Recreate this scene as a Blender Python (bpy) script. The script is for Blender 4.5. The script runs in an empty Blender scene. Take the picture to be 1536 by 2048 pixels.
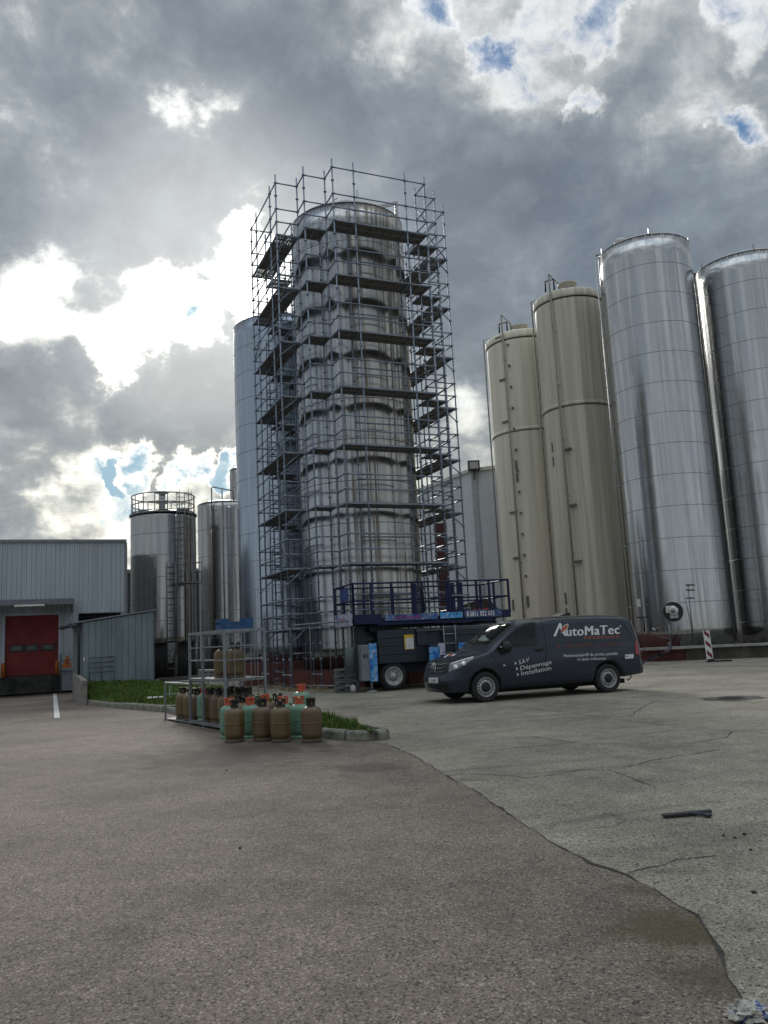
import bpy, bmesh, math, random
from mathutils import Vector, Matrix
from mathutils.bvhtree import BVHTree
from mathutils import noise as mnoise
random.seed(7)
R_ = math.radians
sc = bpy.context.scene
COL = sc.collection
# ------------------------------------------------------------------ camera
F, PITCH, ROLL, EYE = 1656.0, .155, .0503, 1.45       # photo pixels, 1536 x 2048
_fw = Vector((0, math.cos(PITCH), math.sin(PITCH))); _u0 = Vector((0, -math.sin(PITCH), math.cos(PITCH))); _r0 = Vector((1, 0, 0))
_r = _r0*math.cos(ROLL) - _u0*math.sin(ROLL); _u = _r0*math.sin(ROLL) + _u0*math.cos(ROLL)
CAM = Vector((0, 0, EYE))
cd = bpy.data.cameras.new('camera'); co = bpy.data.objects.new('camera', cd); COL.objects.link(co)
co.matrix_world = Matrix(((_r.x, _u.x, -_fw.x, 0), (_r.y, _u.y, -_fw.y, 0), (_r.z, _u.z, -_fw.z, EYE), (0, 0, 0, 1)))
cd.sensor_fit = 'VERTICAL'; cd.sensor_height = 24; cd.lens = F/2048*24; cd.clip_end = 5000; cd.clip_start = .05
sc.camera = co

def ray(x, y): return _fw + _r*((x-768)/F) - _u*((y-1024)/F)
def gnd(x, y, z=0.0):
    d = ray(x, y); return CAM + d*((z-EYE)/d.z)
def atY(x, y, Y):
    d = ray(x, y); return CAM + d*(Y/d.y)
def az(x, y):
    d = ray(x, y); return math.atan2(d.x, d.y)
def el(x, y):
    d = ray(x, y); return d.z/math.hypot(d.x, d.y)
def pol(a, D, z=0.0): return Vector((D*math.sin(a), D*math.cos(a), z))

# ------------------------------------------------------------------ sky, sun, exposure
SUN_PX = (435, 560)
sd = ray(*SUN_PX).normalized()
sun_el = math.asin(sd.z); sun_az = math.atan2(sd.x, sd.y)
sc.view_settings.view_transform = 'Standard'; sc.view_settings.look = 'None'
sc.view_settings.exposure = .2; sc.view_settings.gamma = 1
W = bpy.data.worlds.new('World'); sc.world = W; W.use_nodes = True

class G:
    """tiny node-graph helper"""
    def __init__(s, tree): s.t = tree; s.t.nodes.clear()
    def n(s, typ, ins=None, **kw):
        nd = s.t.nodes.new(typ)
        for k, v in kw.items(): setattr(nd, k, v)
        for k, v in (ins or {}).items():
            i = nd.inputs[k]
            if hasattr(v, 'links'): s.t.links.new(v, i)
            else: i.default_value = v
        return nd
    def m(s, op, a, b=None, c=None, clamp=False):
        ins = {0: a}
        if b is not None: ins[1] = b
        if c is not None: ins[2] = c
        return s.n('ShaderNodeMath', ins, operation=op, use_clamp=clamp).outputs[0]
    def v(s, op, a, b=None, scale=None):
        nd = s.n('ShaderNodeVectorMath', {0: a}, operation=op)
        if b is not None:
            if hasattr(b, 'links'): s.t.links.new(b, nd.inputs[1])
            else: nd.inputs[1].default_value = b
        if scale is not None:
            if hasattr(scale, 'links'): s.t.links.new(scale, nd.inputs['Scale'])
            else: nd.inputs['Scale'].default_value = scale
        return nd.outputs['Value'] if op in ('DOT_PRODUCT', 'LENGTH', 'DISTANCE') else nd.outputs['Vector']
    def noise(s, vec, scale, detail=4, rough=.55, dist=0.0, out='Fac'):
        return s.n('ShaderNodeTexNoise', {'Vector': vec, 'Scale': scale, 'Detail': detail, 'Roughness': rough, 'Distortion': dist}).outputs[out]
    def rng(s, x, a, b, c=0.0, d=1.0, smooth=True):
        return s.n('ShaderNodeMapRange', {0: x, 1: a, 2: b, 3: c, 4: d}, interpolation_type='SMOOTHSTEP' if smooth else 'LINEAR').outputs[0]
    def ramp(s, fac, stops):
        nd = s.n('ShaderNodeValToRGB', {0: fac}); e = nd.color_ramp.elements
        while len(e) < len(stops): e.new(.5)
        for k, (p, c) in enumerate(stops):
            e[k].position = p; e[k].color = (*c, 1) if len(c) == 3 else c
        return nd.outputs[0]
    def mix(s, fac, a, b, blend='MIX'):
        nd = s.n('ShaderNodeMix', data_type='RGBA', blend_type=blend)
        for k, v in ((0, fac), (6, a), (7, b)):
            if hasattr(v, 'links'): s.t.links.new(v, nd.inputs[k])
            else: nd.inputs[k].default_value = v if k == 0 else ((*v, 1) if len(v) == 3 else v)
        return nd.outputs[2]

g = G(W.node_tree)
d0 = g.n('ShaderNodeTexCoord').outputs['Generated']
d0 = g.v('NORMALIZE', d0)
sky = g.n('ShaderNodeTexSky', sky_type='NISHITA', sun_disc=False, sun_elevation=sun_el, sun_rotation=sun_az, altitude=200, air_density=1.0, dust_density=.4, ozone_density=1.5).outputs[0]
# cloud deck: a flat layer seen from below, coordinates shrink towards the horizon
sep = g.n('ShaderNodeSeparateXYZ', {0: d0})
zz = g.m('ADD', g.m('MAXIMUM', sep.outputs[2], 0.0), .30)
pl = g.n('ShaderNodeCombineXYZ', {0: g.m('DIVIDE', sep.outputs[0], zz), 1: g.m('DIVIDE', sep.outputs[1], zz), 2: 0.0}).outputs[0]
n1 = g.noise(pl, 2.6, 10, .58, .35)
n2 = g.noise(g.v('ADD', pl, (7.3, 2.1, 4.0)), 7.5, 9, .62, .25)
warp = g.noise(d0, 13.0, 9, .62, out='Color')
wd = g.v('NORMALIZE', g.v('ADD', d0, g.v('SCALE', g.v('SUBTRACT', warp, (.5, .5, .5)), scale=.15)))
n3 = g.noise(d0, 17.0, 8, .62, .4)
dens = g.m('ADD', g.m('ADD', g.m('MULTIPLY', n1, .55), g.m('MULTIPLY', n2, .27)), g.m('MULTIPLY', n3, .24))
dens = g.m('ADD', g.m('MULTIPLY', g.m('SUBTRACT', dens, .5), 1.9), .585)
bsum = g.m('MULTIPLY', n1, 0.0)
BLOBS = [  # where this particular sky is thick (+) and thin (-): photo x, y, radius, weight
 (480, 90, 240, .12), (180, 110, 230, .08), (250, 480, 220, .24), (30, 440, 130, .08), (740, 330, 230, .14), (1200, 350, 190, .20), (900, 270, 130, .12),
 (1060, 520, 260, .14), (1480, 420, 150, .10), (320, 825, 115, .46), (140, 820, 100, .24), (470, 850, 70, .3), (60, 785, 110, .18), (420, 710, 80, .20), (200, 770, 90, .12), (930, 690, 200, .14), (120, 1020, 120, .24), (660, 540, 120, .06),
 (345, 668, 40, .12), (330, 985, 60, .14), (20, 950, 70, .16), (600, 180, 170, .08), (560, 250, 120, .08),
 (1000, 70, 240, -.05), (1370, 90, 250, -.08), (870, 160, 150, -.10), (1060, 240, 110, -.10), (395, 240, 75, -.10), (330, 260, 70, -.10), (50, 310, 80, -.16), (120, 335, 60, -.14), (20, 190, 60, -.06),
 (450, 565, 110, -.20), (385, 600, 70, -.12), (170, 640, 190, -.26), (330, 630, 90, -.14), (60, 600, 100, -.06), (210, 885, 160, -.14), (60, 880, 110, -.16), (1380, 270, 100, -.12), (930, 810, 70, -.18), (520, 880, 90, -.16), (250, 1055, 170, -.22), (60, 1010, 60, -.10), (720, 70, 90, -.12), (480, 480, 50, -.1),
 (955, 118, 38, -.18), (1010, 95, 24, -.14), (1175, 212, 34, -.22), (1495, 255, 42, -.20), (1440, 245, 26, -.16), (1505, 50, 50, -.18), (1190, 60, 40, -.15), (890, 12, 36, -.14), (300, 920, 34, -.30), (225, 938, 22, -.28), (1070, 35, 45, -.10), (380, 925, 30, -.34), (445, 940, 34, -.40), (330, 760, 50, -.06), (250, 690, 70, -.08)]
for (bx, by, br, bw) in BLOBS:
    bd = ray(bx, by).normalized(); c0 = math.cos(math.atan(br/F)*1.25)
    bsum = g.m('MULTIPLY_ADD', g.rng(g.v('DOT_PRODUCT', wd, bd), c0, 1.0), bw*1.15, bsum)
dens = g.m('MULTIPLY_ADD', bsum, g.m('ADD', .45, g.m('MULTIPLY', n3, 1.1)), dens)
cover = g.rng(g.m('MULTIPLY_ADD', g.m('SUBTRACT', g.noise(d0, 26.0, 7, .65, .5), .5), .8, dens), .10, .50)
ctone = g.ramp(dens, [(.18, (.56, .62, .68)), (.30, (.72, .75, .775)), (.42, (.73, .75, .75)), (.53, (.45, .475, .485)), (.64, (.285, .32, .35)), (.78, (.205, .243, .285)), (1.0, (.155, .187, .23))])
puff = g.m('ADD', .74, g.m('MULTIPLY', g.noise(pl, 7.0, 8, .62, .3), .52))
ctone = g.mix(1.0, ctone, g.n('ShaderNodeCombineXYZ', {0: puff, 1: puff, 2: puff}).outputs[0], 'MULTIPLY')
ang = g.v('DOT_PRODUCT', d0, sd)
glow = g.m('ADD', g.m('ADD', g.m('MULTIPLY', g.rng(ang, .91, 1.0), .26), g.m('MULTIPLY', g.rng(g.v('DOT_PRODUCT', d0, ray(200, 700).normalized()), .94, 1.0), .22)), g.m('MULTIPLY', g.m('POWER', g.rng(ang, .965, 1.0), 2.0), 1.9))
thin = g.rng(dens, .70, .40)
glow = g.m('MULTIPLY', glow, g.m('ADD', .16, g.m('MULTIPLY', thin, .84)))
ctone = g.mix(1.0, ctone, g.v('SCALE', (1.0, .97, .88), scale=glow), 'ADD')
warm = g.m('MULTIPLY', g.rng(sep.outputs[2], .45, .05), g.rng(ang, .78, .98))
ctone = g.mix(g.m('MULTIPLY', warm, .8), ctone, g.mix(1.0, ctone, (1.22, 1.15, 1.0), 'MULTIPLY'))
# unseen sky overhead and behind the camera brightened, added light for the yard
back = g.m('ADD', 1.0, g.m('ADD', g.m('MULTIPLY', g.rng(ang, .55, -.35), .12), g.m('MULTIPLY', g.rng(sep.outputs[2], .66, .95), 1.9)))
ctone = g.v('SCALE', ctone, scale=back)
skyb = g.v('MINIMUM', g.mix(1.0, sky, (.60, .72, .80), 'MULTIPLY'), (3.4, 5.0, 6.0))
fin = g.mix(cover, skyb, g.v('SCALE', ctone, scale=10.0))
below = g.rng(sep.outputs[2], -.02, -.10)
fin = g.mix(below, fin, (1.3, 1.25, 1.15))
g.n('ShaderNodeOutputWorld', {0: g.n('ShaderNodeBackground', {0: fin, 1: .1}).outputs[0]})
W.cycles.sampling_method = 'MANUAL'; W.cycles.sample_map_resolution = 512

sl = bpy.data.lights.new('sun', 'SUN'); sl.energy = 1.5; sl.angle = R_(14); sl.color = (1, .95, .86)
so = bpy.data.objects.new('sun', sl); COL.objects.link(so)
so.rotation_euler = (-sd).to_track_quat('-Z', 'Y').to_euler(); so.location = (-20, 40, 60)

# ------------------------------------------------------------------ materials
MATS = {}
def M(name, col, rough=.6, metal=0.0, var=.12, scale=6.0, bump=0.0, stretch=(1, 1, 1), col2=None, spec=.5, bscale=None, coat=0.0):
    if name in MATS: return MATS[name]
    m = bpy.data.materials.new(name); m.use_nodes = True; g = G(m.node_tree)
    co = g.n('ShaderNodeTexCoord').outputs['Object']
    co = g.v('MULTIPLY', co, stretch)
    n = g.noise(co, scale, 5, .6)
    c2 = col2 or tuple(max(0, c*(1-2.2*var)) for c in col)
    c = g.ramp(n, [(.3, c2), (.62, col)])
    b = g.n('ShaderNodeBsdfPrincipled', {'Base Color': c, 'Metallic': metal, 'Specular IOR Level': spec, 'Coat Weight': coat,
        'Roughness': g.rng(n, .3, .7, min(1, rough*1.12), rough*.88, False)})
    if bump:
        bn = g.noise(co, bscale or scale*6, 4, .6)
        g.t.links.new(g.n('ShaderNodeBump', {'Height': bn, 'Strength': bump, 'Distance': .01}).outputs[0], b.inputs['Normal'])
    g.n('ShaderNodeOutputMaterial', {0: b.outputs[0]})
    MATS[name] = m; return m

def steel(name, base, rough, dirt=.3, tint=(.42, .36, .28), wob=.25, fmix=.16, side=False):
    """brushed stainless sheet with run-off streaks; side colours in a cool-to-warm reflection"""
    m = bpy.data.materials.new(name); m.use_nodes = True; g = G(m.node_tree)
    co = g.n('ShaderNodeTexCoord').outputs['Object']
    st = g.noise(g.v('MULTIPLY', co, (2.6, 2.6, .035)), 3.0, 7, .62)
    fine = g.noise(g.v('MULTIPLY', co, (9, 9, .12)), 5.0, 4, .6)
    blot = g.noise(co, .7, 5, .6)
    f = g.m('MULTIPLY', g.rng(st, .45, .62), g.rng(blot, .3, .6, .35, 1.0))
    if side: f = g.m('MULTIPLY', f, g.rng(g.m('ADD', g.n('ShaderNodeSeparateXYZ', {0: co}).outputs[0], g.m('MULTIPLY', g.m('SUBTRACT', st, .5), 4.0)), -1.1, 1.3, .35, 1.25)); f = g.m('MINIMUM', f, 1.0); base = g.mix(g.rng(g.n('ShaderNodeSeparateXYZ', {0: co}).outputs[0], -1.6, 1.6), (.42, .445, .475), (.43, .415, .385))  # cool left, warm right reflection painted into base colour and streaks
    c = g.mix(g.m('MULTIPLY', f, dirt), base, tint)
    c = g.mix(fmix, c, g.ramp(fine, [(.3, (.25, .25, .25)), (.7, (.8, .8, .8))]), 'MULTIPLY')
    rr = g.m('ADD', g.rng(fine, .3, .7, rough*.85, rough*1.2, False), g.m('MULTIPLY', f, .16))
    dent = g.noise(g.v('MULTIPLY', co, (1, 1, .45)), 1.1, 2, .5)
    bp = g.n('ShaderNodeBump', {'Height': g.m('ADD', dent, g.m('MULTIPLY', fine, .012)), 'Strength': wob, 'Distance': .12}).outputs[0]
    b = g.n('ShaderNodeBsdfPrincipled', {'Base Color': c, 'Metallic': 1.0, 'Roughness': rr, 'Normal': bp, 'Anisotropic': .35})
    g.n('ShaderNodeOutputMaterial', {0: b.outputs[0]}); return m

def asphalt(name, lo, hi, stone, stains_tones=None, big=.35, marks=False):
    m = bpy.data.materials.new(name); m.use_nodes = True; g = G(m.node_tree)
    p = g.n('ShaderNodeNewGeometry').outputs['Position']
    v1 = g.n('ShaderNodeTexVoronoi', {'Vector': p, 'Scale': 175.0, 'Randomness': 1.0})
    v2 = g.n('ShaderNodeTexVoronoi', {'Vector': p, 'Scale': 85.0})
    rnd = g.n('ShaderNodeSeparateColor', {0: v1.outputs['Color']}).outputs[0]
    rnd2 = g.n('ShaderNodeSeparateColor', {0: v2.outputs['Color']}).outputs[1]
    c = g.ramp(rnd, [(.0, tuple(x*.45 for x in lo)), (.3, lo), (.72, hi), (.93, stone)])
    c = g.mix(g.rng(rnd2, .86, .97), g.mix(.35, c, tuple((a+b)/2 for a, b in zip(lo, hi))), stone)
    c = g.mix(g.m('MULTIPLY', g.rng(rnd2, .20, .05), .85), c, (.035, .033, .03))
    n = g.noise(p, .45, 6, .6, .4); nm = g.noise(p, 3.1, 6, .65)
    k = g.m('ADD', g.rng(n, .3, .7, 1-big, 1+big*.45), g.rng(nm, .3, .7, -.13, .13))
    c = g.mix(1.0, c, g.n('ShaderNodeCombineXYZ', {0: k, 1: k, 2: k}).outputs[0], 'MULTIPLY')
    if marks:
        ro = g.n('ShaderNodeVectorRotate', {'Vector': p, 'Angle': -.32}, rotation_type='Z_AXIS').outputs[0]
        tr = g.noise(g.v('MULTIPLY', g.v('ADD', ro, g.v('SCALE', g.noise(p, .12, 2, out='Color'), scale=2.5)), (.10, 2.2, 0)), 1.0, 4, .6)
        c = g.mix(g.m('MULTIPLY', g.rng(tr, .54, .68), .45), c, g.mix(1.0, c, (.45, .45, .46), 'MULTIPLY'))
        oil = g.noise(g.v('ADD', p, (3.3, 8.1, 0)), .8, 4, .7)
        c = g.mix(g.m('MULTIPLY', g.rng(oil, .64, .76), .5), c, (.05, .047, .042))
    for (sx, sy, sr, scol, sa) in (stains_tones or []):
        dd = g.v('DISTANCE', g.v('MULTIPLY', g.v('ADD', p, g.v('SCALE', g.v('SUBTRACT', g.noise(p, 2.4, 5, .7, out='Color'), (.5, .5, .5)), scale=sr*1.5)), (1, 1, 0)), (sx, sy, 0))
        c = g.mix(g.m('MULTIPLY', g.rng(dd, sr, sr*.25), sa), c, g.mix(.5, scol, g.mix(1.0, c, scol, 'MULTIPLY')))
    h = g.m('ADD', g.m('MULTIPLY', v1.outputs['Distance'], -1.0), g.m('MULTIPLY', v2.outputs['Distance'], -.8))
    bp = g.n('ShaderNodeBump', {'Height': h, 'Strength': .6, 'Distance': .006}).outputs[0]
    b = g.n('ShaderNodeBsdfPrincipled', {'Base Color': c, 'Roughness': .82, 'Specular IOR Level': .3, 'Normal': bp})
    g.n('ShaderNodeOutputMaterial', {0: b.outputs[0]}); return m

galv = M('galvanised', (.25, .275, .295), .5, .6, .12, 9)
galv_dark = M('deck_steel', (.30, .31, .32), .55, .55, .15, 5)
galv_t = M('galvanised_worn', (.20, .215, .225), .65, .3, .2, 9)
black = M('black_plastic', (.018, .018, .02), .5, 0, .1)
rubber = M('rubber', (.022, .022, .022), .85, 0, .15, 20)
dark = M('dark_void', (.02, .02, .022), .9)
white = M('white_paint', (.72, .72, .70), .5, 0, .08)
concrete = M('concrete', (.26, .245, .22), .9, 0, .25, 5, .5)
redpaint = M('red_oxide', (.135, .038, .034), .75, 0, .2, 3, .2)
steel_bright = steel('steel_bright', (.52, .53, .54), .15, .40, (.27, .26, .235), .012, .05)
steel_main = steel('steel_stained_reflection', (.40, .41, .42), .16, .85, (.12, .098, .072), .025, .10, True)
steel_pale = steel('steel_pale', (.42, .48, .56), .22, .35, (.28, .31, .34), .03)
steel_dark = steel('steel_dull', (.42, .42, .42), .16, .6, (.20, .18, .155), .07)
seamm = M('weld_seam', (.19, .19, .195), .45, .8)
beige = M('beige_coating', (.72, .675, .55), .62, 0, .10, 1.3, .08, (2.4, 2.4, .09), (.53, .505, .42))
beige_dirty = M('beige_weathered', (.62, .585, .49), .62, 0, .2, 1.5, .1, (3.0, 3.0, .08), (.36, .345, .28))

# ------------------------------------------------------------------ mesh builder
class MB:
    def __init__(s): s.v = []; s.f = []; s.mi = []; s.sm = []; s.cur = 0; s.smooth = False
    def face(s, ids, smooth=None):
        s.f.append(tuple(ids)); s.mi.append(s.cur); s.sm.append(s.smooth if smooth is None else smooth)
    def add(s, vs): k = len(s.v); s.v += [tuple(v) for v in vs]; return k
    def box(s, x0, y0, z0, x1, y1, z1, X=None):
        vs = [Vector(p) for p in ((x0,y0,z0),(x1,y0,z0),(x1,y1,z0),(x0,y1,z0),(x0,y0,z1),(x1,y0,z1),(x1,y1,z1),(x0,y1,z1))]
        if X is not None: vs = [X @ v for v in vs]
        k = s.add(vs)
        for q in ((0,3,2,1),(4,5,6,7),(0,1,5,4),(1,2,6,5),(2,3,7,6),(3,0,4,7)): s.face([k+i for i in q], False)
        return s
    def bar(s, p, q, w, h, up=(0, 0, 1)):
        p = Vector(p); q = Vector(q); d = (q-p); L = d.length; d.normalize()
        sd_ = d.cross(Vector(up))
        if sd_.length < 1e-4: sd_ = Vector((1, 0, 0))
        sd_.normalize(); u = sd_.cross(d)
        X = Matrix(((d.x, sd_.x, u.x, p.x), (d.y, sd_.y, u.y, p.y), (d.z, sd_.z, u.z, p.z), (0, 0, 0, 1)))
        return s.box(0, -w/2, -h/2, L, w/2, h/2, X)
    def tube(s, p, q, r, n=8, caps=True, r2=None):
        p = Vector(p); q = Vector(q); d = (q-p).normalized()
        a = d.orthogonal().normalized(); b = d.cross(a); r2 = r if r2 is None else r2
        k = s.add([p + (a*math.cos(t)+b*math.sin(t))*r for t in [2*math.pi*i/n for i in range(n)]] + [q + (a*math.cos(t)+b*math.sin(t))*r2 for t in [2*math.pi*i/n for i in range(n)]])
        for i in range(n): s.face((k+i, k+(i+1) % n, k+n+(i+1) % n, k+n+i), True)
        if caps: s.face([k+n-1-i for i in range(n)], False); s.face([k+n+i for i in range(n)], False)
        return s
    def path(s, pts, r, n=8, closed=False):
        pts = [Vector(p) for p in pts]; N = len(pts); rings = []; a = None
        for i, p in enumerate(pts):
            pr = pts[i-1] if (i or closed) else p; nx = pts[(i+1) % N] if (i < N-1 or closed) else p
            d = (nx-pr).normalized()
            a = (d.orthogonal() if a is None else a - d*a.dot(d)).normalized(); b = d.cross(a)
            rings.append(s.add([p + (a*math.cos(2*math.pi*j/n)+b*math.sin(2*math.pi*j/n))*r for j in range(n)]))
        for i in range(N if closed else N-1):
            k, l = rings[i], rings[(i+1) % N]
            for j in range(n): s.face((k+j, k+(j+1) % n, l+(j+1) % n, l+j), True)
        if not closed:
            s.face([rings[0]+n-1-j for j in range(n)], False); s.face([rings[-1]+j for j in range(n)], False)
        return s
    def lathe(s, prof, n=32, c=(0, 0, 0), axis='Z', smooth=True, close=False, cap=True):
        c = Vector(c); rings = []
        for (r, z) in prof:
            ring = []
            for i in range(n):
                t = 2*math.pi*i/n; x, y = r*math.cos(t), r*math.sin(t)
                ring.append(c + (Vector((x, y, z)) if axis == 'Z' else Vector((x, -z, y)) if axis == 'Y' else Vector((x, z, y))))
            rings.append(s.add(ring))
        for a in range(len(prof)-1 + (1 if close else 0)):
            k, l = rings[a], rings[(a+1) % len(prof)]
            for i in range(n): s.face((k+i, k+(i+1) % n, l+(i+1) % n, l+i), smooth)
        if not close and cap:
            if prof[0][0] > 1e-5: s.face([rings[0]+n-1-i for i in range(n)], False)
            if prof[-1][0] > 1e-5: s.face([rings[-1]+i for i in range(n)], False)
        return s
    def prism(s, poly, ext):
        """planar 3D polygon pushed along ext"""
        n = len(poly); e = Vector(ext); k = s.add([Vector(p) for p in poly] + [Vector(p)+e for p in poly])
        s.face([k+n-1-i for i in range(n)], False); s.face([k+n+i for i in range(n)], False)
        for i in range(n): s.face((k+i, k+(i+1) % n, k+n+(i+1) % n, k+n+i), False)
        return s
    def strip(s, pts, wds, z):
        """flat ribbon on the ground"""
        N = len(pts); L = []
        for i, p in enumerate(pts):
            a = pts[max(0, i-1)]; b = pts[min(N-1, i+1)]; d = Vector((b[0]-a[0], b[1]-a[1])).normalized(); nn = Vector((-d.y, d.x))
            w = wds[i] if isinstance(wds, list) else wds
            L.append(s.add([(p[0]-nn.x*w/2, p[1]-nn.y*w/2, z), (p[0]+nn.x*w/2, p[1]+nn.y*w/2, z)]))
        for i in range(N-1): s.face((L[i], L[i+1], L[i+1]+1, L[i]+1), False)
        return s
    def build(s, name, mats, parent=None, loc=None, bevel=0.0):
        me = bpy.data.meshes.new(name); me.from_pydata(s.v, [], s.f)
        mats = mats if isinstance(mats, (list, tuple)) else [mats]
        for m in mats: me.materials.append(m)
        me.polygons.foreach_set('material_index', s.mi); me.polygons.foreach_set('use_smooth', s.sm)
        bm = bmesh.new(); bm.from_mesh(me); bmesh.ops.recalc_face_normals(bm, faces=bm.faces); bm.to_mesh(me); bm.free()
        o = bpy.data.objects.new(name, me); COL.objects.link(o)
        if parent: o.parent = parent
        if loc is not None: o.location = loc
        if bevel:
            b = o.modifiers.new('bevel', 'BEVEL'); b.width = bevel; b.segments = 2; b.limit_method = 'ANGLE'
        return o

def thing(name, label, cat, loc=(0, 0, 0), rz=0.0, group=None):
    o = bpy.data.objects.new(name, None); COL.objects.link(o); o.location = loc; o.rotation_euler = (0, 0, rz); o.empty_display_size = .2
    o['label'] = label; o['category'] = cat
    if group: o['group'] = group
    return o
def tag(o, label, cat, group=None):
    o['label'] = label; o['category'] = cat
    if group: o['group'] = group
    return o
def struct(o): o['kind'] = 'structure'; return o
def copy_thing(src, loc, rz, label, group=None):
    c = src.copy(); COL.objects.link(c); c.location = loc; c.rotation_euler = (0, 0, rz); c['label'] = label
    if group: c['group'] = group
    for ch in list(src.children):
        d = ch.copy(); COL.objects.link(d); d.parent = c
        for gch in list(ch.children):
            e = gch.copy(); COL.objects.link(e); e.parent = d
    return c
def text_mesh(body, size, bold=0.0, space=1.0, align='LEFT'):
    cu = bpy.data.curves.new('lettering', 'FONT'); cu.body = body; cu.size = size; cu.offset = bold; cu.space_character = space; cu.align_x = align
    cu.resolution_u = 3
    o = bpy.data.objects.new('lettering', cu); COL.objects.link(o)
    bpy.context.view_layer.update()
    me = bpy.data.meshes.new_from_object(o.evaluated_get(bpy.context.evaluated_depsgraph_get()))
    bpy.data.objects.remove(o); return me
def place_text(body, size, X, mat, parent, bold=0.0, space=1.0, align='LEFT', name='lettering', fn=None):
    me = text_mesh(body, size, bold, space, align); me.materials.clear(); me.materials.append(mat)
    for v in me.vertices:
        p = X @ v.co; v.co = fn(p) if fn else p
    o = bpy.data.objects.new(name, me); COL.objects.link(o); o.parent = parent; return o
def jitter_line(pts, amp, seg):
    out = []
    for a, b in zip(pts[:-1], pts[1:]):
        a = Vector(a[:2]); b = Vector(b[:2]); n = max(1, int((b-a).length/seg)); nn = Vector((-(b-a).y, (b-a).x)).normalized()
        for i in range(n): out.append(a.lerp(b, i/n) + nn*(random.uniform(-amp, amp) if i else 0))
    out.append(Vector(pts[-1][:2])); return out
# ------------------------------------------------------------------ ground
yard_mat = asphalt('yard_asphalt', (.200, .180, .140), (.345, .312, .248), (.44, .41, .355), None, .3, True)
st1 = gnd(1345, 1850); st2 = gnd(1420, 1960); st3 = gnd(1290, 1780)
st4 = gnd(500, 1500); st5 = gnd(780, 1525)
lane_mat = asphalt('lane_asphalt', (.120, .094, .077), (.222, .180, .149), (.33, .285, .24),
    [(st1.x-.02, st1.y-.05, .42, (.11, .088, .03), .75), (st3.x, st3.y, .25, (.085, .065, .04), .5), (st2.x, st2.y, .3, (.10, .085, .045), .6),
     (st4.x, st4.y-.3, 2.2, (.075, .062, .055), .75), (st5.x-.2, st5.y-.3, .7, (.07, .058, .05), .6), (gnd(30, 1385).x, gnd(30, 1385).y, 6.5, (.045, .04, .036), .8)], big=.30)  # last entry: broad darker tone over the ground before the dock
mb = MB(); mb.add([(-3000, -3000, 0), (3000, -3000, 0), (3000, 3000, 0), (-3000, 3000, 0)]); mb.face((0, 1, 2, 3))
ground = struct(mb.build('ground', yard_mat))
SEAM = [gnd(*p) for p in ((770, 1487), (830, 1512), (880, 1545), (960, 1588), (1045, 1648), (1110, 1690), (1180, 1728), (1255, 1752), (1330, 1795), (1395, 1832), (1425, 1880), (1450, 1935), (1490, 2012))]
SEAM += [Vector((1.22, 2.7, 0)), Vector((1.05, .5, 0)), Vector((.9, -8, 0))]
seam_pts = jitter_line(SEAM, .018, .12)
lane_poly = [(p.x, p.y) for p in seam_pts] + [(-60, -8), (-60, 60), (-13.0, 60), (-9.0, 27.5), (-8.6, 26.0), (-5.2, 20.6), (-2.0, 15.2), (-1.0, 13.3)]
mb = MB(); k = mb.add([(x, y, .004) for x, y in lane_poly]); mb.face(range(len(lane_poly)))
road = struct(mb.build('road', lane_mat))
crackm = M('crack_tar', (.035, .032, .028), .9, 0, .3, 15)
mb = MB(); mb.strip([(p.x, p.y) for p in seam_pts[:-1]], [random.choice((.004, .008, .012, .02, .03))*random.uniform(.7, 1.3) for i in range(len(seam_pts)-1)], .008)
mb.build('seam', crackm, road)
CR = [[(897, 1552), (940, 1548), (1010, 1551), (1052, 1556), (1110, 1549), (1165, 1540), (1215, 1541), (1260, 1533), (1310, 1520), (1440, 1499)],
      [(905, 1558), (960, 1562), (1010, 1557)], [(1225, 1543), (1265, 1556), (1310, 1575)], [(1260, 1746), (1300, 1735), (1340, 1725), (1375, 1718), (1432, 1712)],
      [(1180, 1658), (1235, 1650), (1252, 1642), (1206, 1624)], [(1030, 1414), (1120, 1424), (1240, 1440), (1375, 1455)], [(1260, 1432), (1290, 1411), (1305, 1405)],
      [(1250, 1491), (1370, 1488), (1450, 1476), (1462, 1463), (1400, 1455)], [(1462, 1461), (1536, 1466)], [(1050, 1472), (1180, 1489), (1300, 1487)], [(1240, 1388), (1310, 1384), (1400, 1388), (1460, 1394), (1536, 1390)],
      [(1105, 1600), (1150, 1622), (1190, 1612)]]
mb = MB()
for ci, c in enumerate(CR):
    pts = jitter_line([gnd(*p) for p in c], .028, .07)
    mb.strip([(p.x, p.y) for p in pts], [random.uniform(.006, .017)*(.7+.07*p.y)*(.4 if ci in (4, 11) else .75) for p in pts], .004)
mb.build('crack', crackm, ground)
# white painted line in front of the dock
a, b = gnd(109.5, 1388), gnd(113, 1436)
mb = MB(); k = mb.add([(a.x-.07, a.y, .008), (a.x+.07, a.y, .008), (b.x+.085, b.y, .008), (b.x-.055, b.y, .008)]); mb.face((k, k+1, k+2, k+3))
struct(mb.build('road_line', M('line_paint', (.62, .63, .62), .7, 0, .2, 7)))
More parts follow.
